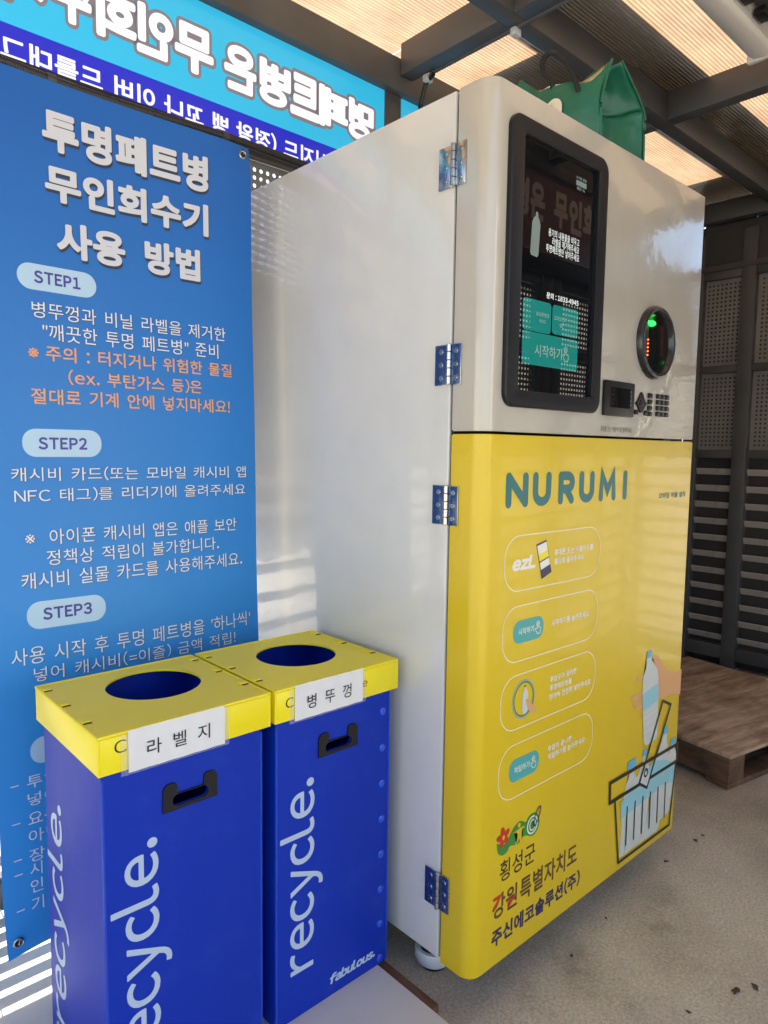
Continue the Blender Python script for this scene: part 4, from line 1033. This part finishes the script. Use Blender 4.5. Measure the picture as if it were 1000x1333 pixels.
    # tape and paper
    tp = poly('clear_tape', [(pb_[0]-.012, pb_[1]-.004), (pb_[2]+.010, pb_[1]-.004), (pb_[2]+.010, pb_[3]-.006), (pb_[0]-.012, pb_[3]-.006)], lf(.0009), 'tape', t)
    nU = 24; vs = []; fs = []
    for j in (0, 1):
        for i in range(nU+1):
            u = pb_[0]+(pb_[2]-pb_[0])*i/nU; v = pb_[1] if j == 0 else pb_[3]
            uu, yy, vv = lf(.0016+.0006*math.sin(i*1.1)+.0006)(u, v); vs.append((uu, yy, vv))
    for i in range(nU): fs.append((i, i+1, nU+2+i, nU+1+i))
    pp = mesh('paper_label', vs, fs, 'paper', t, angle=60)
    put('lettering', papertext, lf(.0034), tb[1], 'blackink', pp, bold=.004, space=.55)
    # big print
    wx0, wx1, wz0, wz1 = .0100, .1170, .1431-ZB_, .5545-ZB_
    def vert_uv(e): return lambda u, v: (wx1-(v), -e, wz0+u)
    V, F = text2d('recycle.', .012, gap=.055); a, b = V.min(0), V.max(0)
    q = (V-a)/(b-a)
    mesh('lettering', [(wx1-(wx1-wx0)*y, -.0005, wz0+(wz1-wz0)*x) for x, y in q], F, 'binprint', t, angle=0)
    mesh('lettering', [(-.0005, .180+(.292-.180)*y, wz0-.04+(wz1-wz0+.04)*x) for x, y in q], F, 'binprint', t, angle=0)
    bx = (.138, .0255, .268, .0480)
    put('lettering', 'fabulous.', lambda u, v: (u, -.0005, v), bx, 'binprint', t, bold=.05, gap=.05, shear=.2, N=48)
    put('lettering', 'fabulous.', lambda u, v: (-.0005, u, v), bx, 'binprint', t, bold=.05, gap=.05, shear=-.2, N=48, flip=True)
    if rivets:
        for k in range(8):
            zc = .598-k*.0835
            bm = bmesh.new(); add_cyl(bm, (.283, -.0001, zc), (0, -1, 0), .0085, .0014, 16, .006); add_cyl(bm, (.283, -.0013, zc), (0, -1, 0), .0022, .0012, 8)
            bm_obj('weld_rivet', bm, 'rivet', t, angle=60)
    return t
bl = bin_(-.683, 'left blue bin with yellow lid, its paper label reading 라벨지', True, '라 벨 지', (-.6425, .6875, -.4650, .7590), ((-.6645, .7245, -.6440, .7460), (-.6109, .7075, -.4948, .7345)), hole=(.173, .183))
br = bin_(-.347, 'right blue bin against the machine, its paper label reading 병뚜껑', False, '병 뚜 껑', (-.3100, .6885, -.1350, .7600), ((-.3306, .7183, -.3115, .7385), (-.2804, .7060, -.1670, .7347)), extra=(-.1345, .7172, -.1200, .7300), rivets=True, hole=(.166, .167))

# ------------------------------------------------------------------ green bag on the machine
bg_ = thing('shopping_bag', 'green coated shopping bag with black handles standing on top of the machine', 'bag', (0, 0, 0))
def patch(name, c, m, nu=14, nv=14, amp=.004, seed=0, bulge=0., parent=None, fold=None):
    # bilinear patch c = 4 corners (u0v0,u1v0,u1v1,u0v1), with creases
    C_ = [Vector(p) for p in c]; nrm = (C_[1]-C_[0]).cross(C_[3]-C_[0]).normalized(); vs = []; fs = []
    rnd = random.Random(seed); ph_ = [rnd.uniform(0, 6) for _ in range(6)]
    for j in range(nv+1):
        for i in range(nu+1):
            u, v = i/nu, j/nv
            p = (C_[0]*(1-u)+C_[1]*u)*(1-v)+(C_[3]*(1-u)+C_[2]*u)*v
            d = bulge*math.sin(math.pi*u)*math.sin(math.pi*min(1, v*1.0))
            d += amp*(math.sin(9*u+5*v+ph_[0])+.6*math.sin(17*v-7*u+ph_[1])+.5*abs(math.sin(6*u-11*v+ph_[2])))*math.sin(math.pi*u)**.5
            if fold: d += fold(u, v)
            vs.append(p+nrm*d)
    for j in range(nv):
        for i in range(nu):
            a = j*(nu+1)+i; fs.append((a, a+1, a+nu+2, a+nu+1))
    o = mesh(name, vs, fs, m, parent, angle=70)
    md = o.modifiers.new('thick', 'SOLIDIFY'); md.thickness = .0016; md.offset = 0
    return o
z0 = 1.9415
# front panel faces -x, gusset faces -y
def sheetgrid(name, rows, m, thick=.0016):
    # rows: lists of points, each row resampled smoothly
    nr = len(rows); G = [spline(r, 5) for r in rows]; nc = len(G[0]); G2 = []
    for c in range(nc): G2.append(spline([G[r][c] for r in range(nr)], 4))
    vs = []; fs = []; nn = len(G2[0]); rnd = random.Random(len(name)+nr)
    for c in range(nc):
        for r in range(nn):
            p = G2[c][r]; k = .0022*math.sin(c*.9+r*.5)*math.sin(r*1.3+1)+.0012*math.sin(c*2.1-r*.8); vs.append(p+Vector((k, k, k*.2)))
    for c in range(nc-1):
        for r in range(nn-1): a = c*nn+r; fs.append((a, a+1, a+nn+1, a+nn))
    o = mesh(name, vs, fs, m, bg_, angle=70); md = o.modifiers.new('thick', 'SOLIDIFY'); md.thickness = thick; md.offset = 0
    return o
def spline(pts, n=8):
    out = []; N = len(pts); Pp = [Vector(pts[0])]+[Vector(p) for p in pts]+[Vector(pts[-1])]
    for i in range(N-1):
        p0, p1, p2, p3 = Pp[i:i+4]
        for j in range(n):
            t = j/n; out.append(.5*((2*p1)+(-p0+p2)*t+(2*p0-5*p1+4*p2-p3)*t*t+(-p0+3*p1-3*p2+p3)*t**3))
    out.append(Vector(pts[-1])); return out
Z_ = 1.9415
sheetgrid('front_panel', [
    [(.452, .042, Z_), (.425, .10, Z_), (.412, .16, Z_), (.412, .22, Z_), (.415, .30, Z_)],
    [(.442, .040, 2.03), (.408, .09, 2.02), (.395, .15, 2.02), (.402, .21, 2.01), (.415, .29, 1.985)],
    [(.456, .040, 2.088), (.420, .075, 2.075), (.404, .130, 2.080), (.405, .195, 2.078), (.415, .270, 2.02)],
    [(.484, .040, 2.152), (.440, .068, 2.100), (.412, .120, 2.104), (.410, .190, 2.106), (.415, .250, 2.045)]], 'bag')
sheetgrid('gusset', [
    [(.452, .042, Z_), (.50, .060, Z_), (.555, .075, Z_), (.61, .060, Z_), (.655, .042, Z_)],
    [(.442, .040, 2.03), (.50, .066, 2.02), (.555, .086, 2.02), (.61, .064, 2.02), (.650, .041, 2.03)],
    [(.456, .041, 2.088), (.505, .082, 2.075), (.555, .108, 2.070), (.60, .076, 2.075), (.642, .041, 2.088)]], 'bag')
sheetgrid('gusset', [
    [(.456, .042, 2.0885), (.505, .083, 2.0755), (.555, .109, 2.0705), (.60, .077, 2.0755), (.642, .042, 2.0885)],
    [(.468, .041, 2.118), (.495, .105, 2.11), (.530, .125, 2.11), (.565, .09, 2.118), (.592, .042, 2.125)],
    [(.484, .041, 2.152), (.490, .110, 2.14), (.503, .125, 2.14), (.518, .10, 2.155), (.528, .041, 2.164)]], 'bag')
sheetgrid('back_panel', [
    [(.655, .042, Z_), (.655, .20, Z_), (.650, .38, Z_)],
    [(.642, .041, 2.088), (.640, .20, 2.06), (.64, .37, 2.02)],
    [(.528, .041, 2.164), (.520, .20, 2.12), (.515, .35, 2.10)]], 'bag')
sheetgrid('side_panel', [
    [(.415, .30, Z_), (.48, .36, Z_), (.650, .38, Z_)],
    [(.415, .27, 2.03), (.48, .34, 2.03), (.640, .37, 2.02)]], 'bag')
sheetgrid('lining_edge', [
    [(.470, .055, 2.120), (.432, .085, 2.092), (.418, .150, 2.098), (.420, .235, 2.090)],
    [(.486, .060, 2.146), (.462, .100, 2.118), (.445, .150, 2.118), (.430, .215, 2.125)]], 'baglining')
sheetgrid('side_flap', [
    [(.420, .280, 2.135), (.420, .225, 2.085), (.42, .185, 2.06)],
    [(.425, .262, 2.168), (.425, .215, 2.128), (.425, .170, 2.095)]], 'bag')
for pth in ([(.452, .040, Z_), (.441, .038, 2.03), (.455, .038, 2.088), (.484, .039, 2.154)], [(.656, .040, Z_), (.651, .039, 2.03), (.643, .039, 2.088), (.529, .039, 2.166)]):
    v_, f_ = tube(spline(pth, 6), .0030, 8); mesh('piping', v_, f_, 'bag', bg_)
def strap(path, wd, name='handle'):
    P = [Vector(p) for p in path]; n = len(P); vs = []; fs = []
    for i in range(n):
        t = (P[min(i+1, n-1)]-P[max(i-1, 0)]).normalized(); s = t.cross(Vector((-.6, -.8, 0))).normalized() if i else None
        s = t.cross(Vector((-.75, -.65, .0))).normalized()
        vs += [P[i]+s*wd/2, P[i]-s*wd/2]
    for i in range(n-1): fs.append((2*i, 2*i+1, 2*i+3, 2*i+2))
    o = mesh(name, vs, fs, 'strap', bg_, angle=80); md = o.modifiers.new('thick', 'SOLIDIFY'); md.thickness = .0015; md.offset = 0
strap(spline([(.41, .150, 2.09), (.402, .152, 2.116), (.40, .173, 2.142), (.40, .178, 2.165), (.40, .166, 2.180), (.40, .146, 2.178), (.40, .128, 2.162), (.40, .104, 2.133), (.405, .085, 2.092), (.41, .08, 2.07)]), .012)
bpl = lambda u, v: (.3915, u, v)
crest = smooth_closed([(.118, 2.015), (.112, 2.045), (.122, 2.062), (.140, 2.066), (.158, 2.056), (.148, 2.056), (.138, 2.050), (.142, 2.038), (.152, 2.028), (.156, 2.010)], 3)
poly('printed_mark', crest, bpl, 'paleink', bg_)

# ------------------------------------------------------------------ pallet
pl = thing('wooden_pallet', 'worn brown wooden pallet with a plywood top on the floor by the end wall', 'pallet', (1.505, .052, 0), R(-11))
PW_, PD = .98, .86
box('plywood_top', (0, 0, .118), (PW_, PD, .132), 'ply', pl, bev=.0015)
for x in (.002, .44, PW_-.10): box('stringer', (x, .004, .022), (x+.096, PD-.004, .1175), 'stringer', pl, bev=.002)
for y in (.004, .28, .56, PD-.10): box('bottom_board', (.0, y, .001), (PW_, y+.09, .0215), 'stringer', pl, bev=.002)
for y in (.10, .33, .52, .70): box('deck_board', (.0985, y, .100), (.4395, y+.09, .1175), 'stringer', pl, bev=.001)

# ------------------------------------------------------------------ litter on the floor
def leaf_me(seed):
    rnd = random.Random(seed); pts = []
    n = 9
    for k in range(n):
        a = 2*math.pi*k/n; r_ = (1.0 if k % 2 else .65)*rnd.uniform(.7, 1.1); pts.append((r_*math.cos(a)*1.3, r_*math.sin(a)*.7, rnd.uniform(.05, .35)))
    vs = [(0, 0, .1)]+pts; return vs, [(0, i+1, (i+1) % n+1) for i in range(n)]
CR = [(0.528, -0.346, 0.014, 0.0, 'brown curled leaf crumb at the lower right corner of the photo'), (0.574, -0.371, 0.012, 0.7, 'round grey crumb just right of the curled brown one'), (1.082, -0.013, 0.009, 1.4, 'grey crumb in the small cluster below the pallet'), (1.131, -0.014, 0.007, 2.1, 'tiny crumb at the top of the cluster below the pallet'), (0.901, -0.003, 0.01, 2.8, 'dark crumb nearest the lower right corner of the yellow door'), (0.342, -0.034, 0.007, 3.5, 'small crumb in the shade close under the yellow door'), (0.531, -0.018, 0.006, 4.2, 'speck of leaf midway along the door shadow'), (0.387, -0.3, 0.008, 4.9, 'small dark crumb at the bottom edge of the photo')]
for k, (x, y, s_, rz, lb) in enumerate(CR):
    vs, fs = leaf_me(k); o = mesh('leaf_crumb', [(a*s_, b*s_, c*s_) for a, b, c in vs], fs, 'leafbrown' if k % 2 == 0 else 'stone', angle=0, loc=(x, y, .0005)); o.rotation_euler = (0, 0, rz)
    tag(o, lb, 'leaf', 'crumbs on the concrete floor')

# ------------------------------------------------------------------ outside world (glimpsed and mirrored)
def house(name, label, loc, rotz, wd, dp, ht, m, wins):
    t = thing(name, label, 'building', loc, rotz)
    box('wall', (0, 0, -.06), (wd, dp, ht), m, t, bev=0)
    box('roof', (-.3, -.3, ht+.002), (wd+.3, dp+.3, ht+.35+(1.6 if ht == 5.0 else 0)), 'rooftile', t, bev=.02)
    for x, z in wins: 
        f = box('window', (x, -.03, z), (x+1.3, -.002, z+1.2), 'window', t, bev=.01)
        box('frame', (x-.06, -.05, z-.06), (x+1.36, -.031, z), 'plaster', f, bev=.005)
    return t
house('building', 'pale building with a deep dark roof across the yard, mirrored in the machine', (30, -8, 0), math.pi, 29, 6, 5.0, 'plaster', [(3, 1), (25, 1)])
house('building', 'brown red building beyond the sign wall', (-9, 9, 0), 0, 9, 6, 4.2, 'brick', [(1, 1), (4, 1), (6.5, 1)])
house('building', 'pale block far beyond the open end of the shelter', (-26, 5, 0), -math.pi/2, 12, 6, 5.4, 'plaster', [(1.5, 1), (5, 1), (8.5, 1), (1.5, 3), (5, 3), (8.5, 3)])
def tree(x, y, h, rr, label, seed):
    t = thing('garden_tree', label, 'tree', (x, y, 0), 0, 'trees behind the shelter')
    v_, f_ = tube([(0, 0, -.06), (.05, .03, h*.3), (.0, .08, h*.6), (.05, .1, h*.8)], [.14, .11, .07, .03], 8); mesh('trunk', v_, f_, 'bark', t)
    rnd = random.Random(seed); vs = []; fs = []
    for _ in range(2600):
        u = Vector((rnd.gauss(0, 1), rnd.gauss(0, 1), rnd.gauss(0, .8))).normalized()*rr*(rnd.random()**.4)*(1+.25*math.sin(5*rnd.random()))
        c = Vector((0, 0, h*.72))+u; a = Vector((rnd.gauss(0, 1), rnd.gauss(0, 1), rnd.gauss(0, 1))).normalized(); b = a.orthogonal().normalized(); s = rnd.uniform(.05, .11)
        k = len(vs); vs += [c-a*s, c+b*s*.5, c+a*s, c-b*s*.5]; fs.append((k, k+1, k+2, k+3))
    mesh('crown', vs, fs, 'leafgreen', t, angle=0)
tree(.9, 4.2, 3.4, 1.2, 'green leafy tree behind the shelter, glimpsed through the perforated wall', 1)
tree(-3.2, 5.2, 3.0, 1.1, 'green leafy tree behind the shelter at the open end', 2)
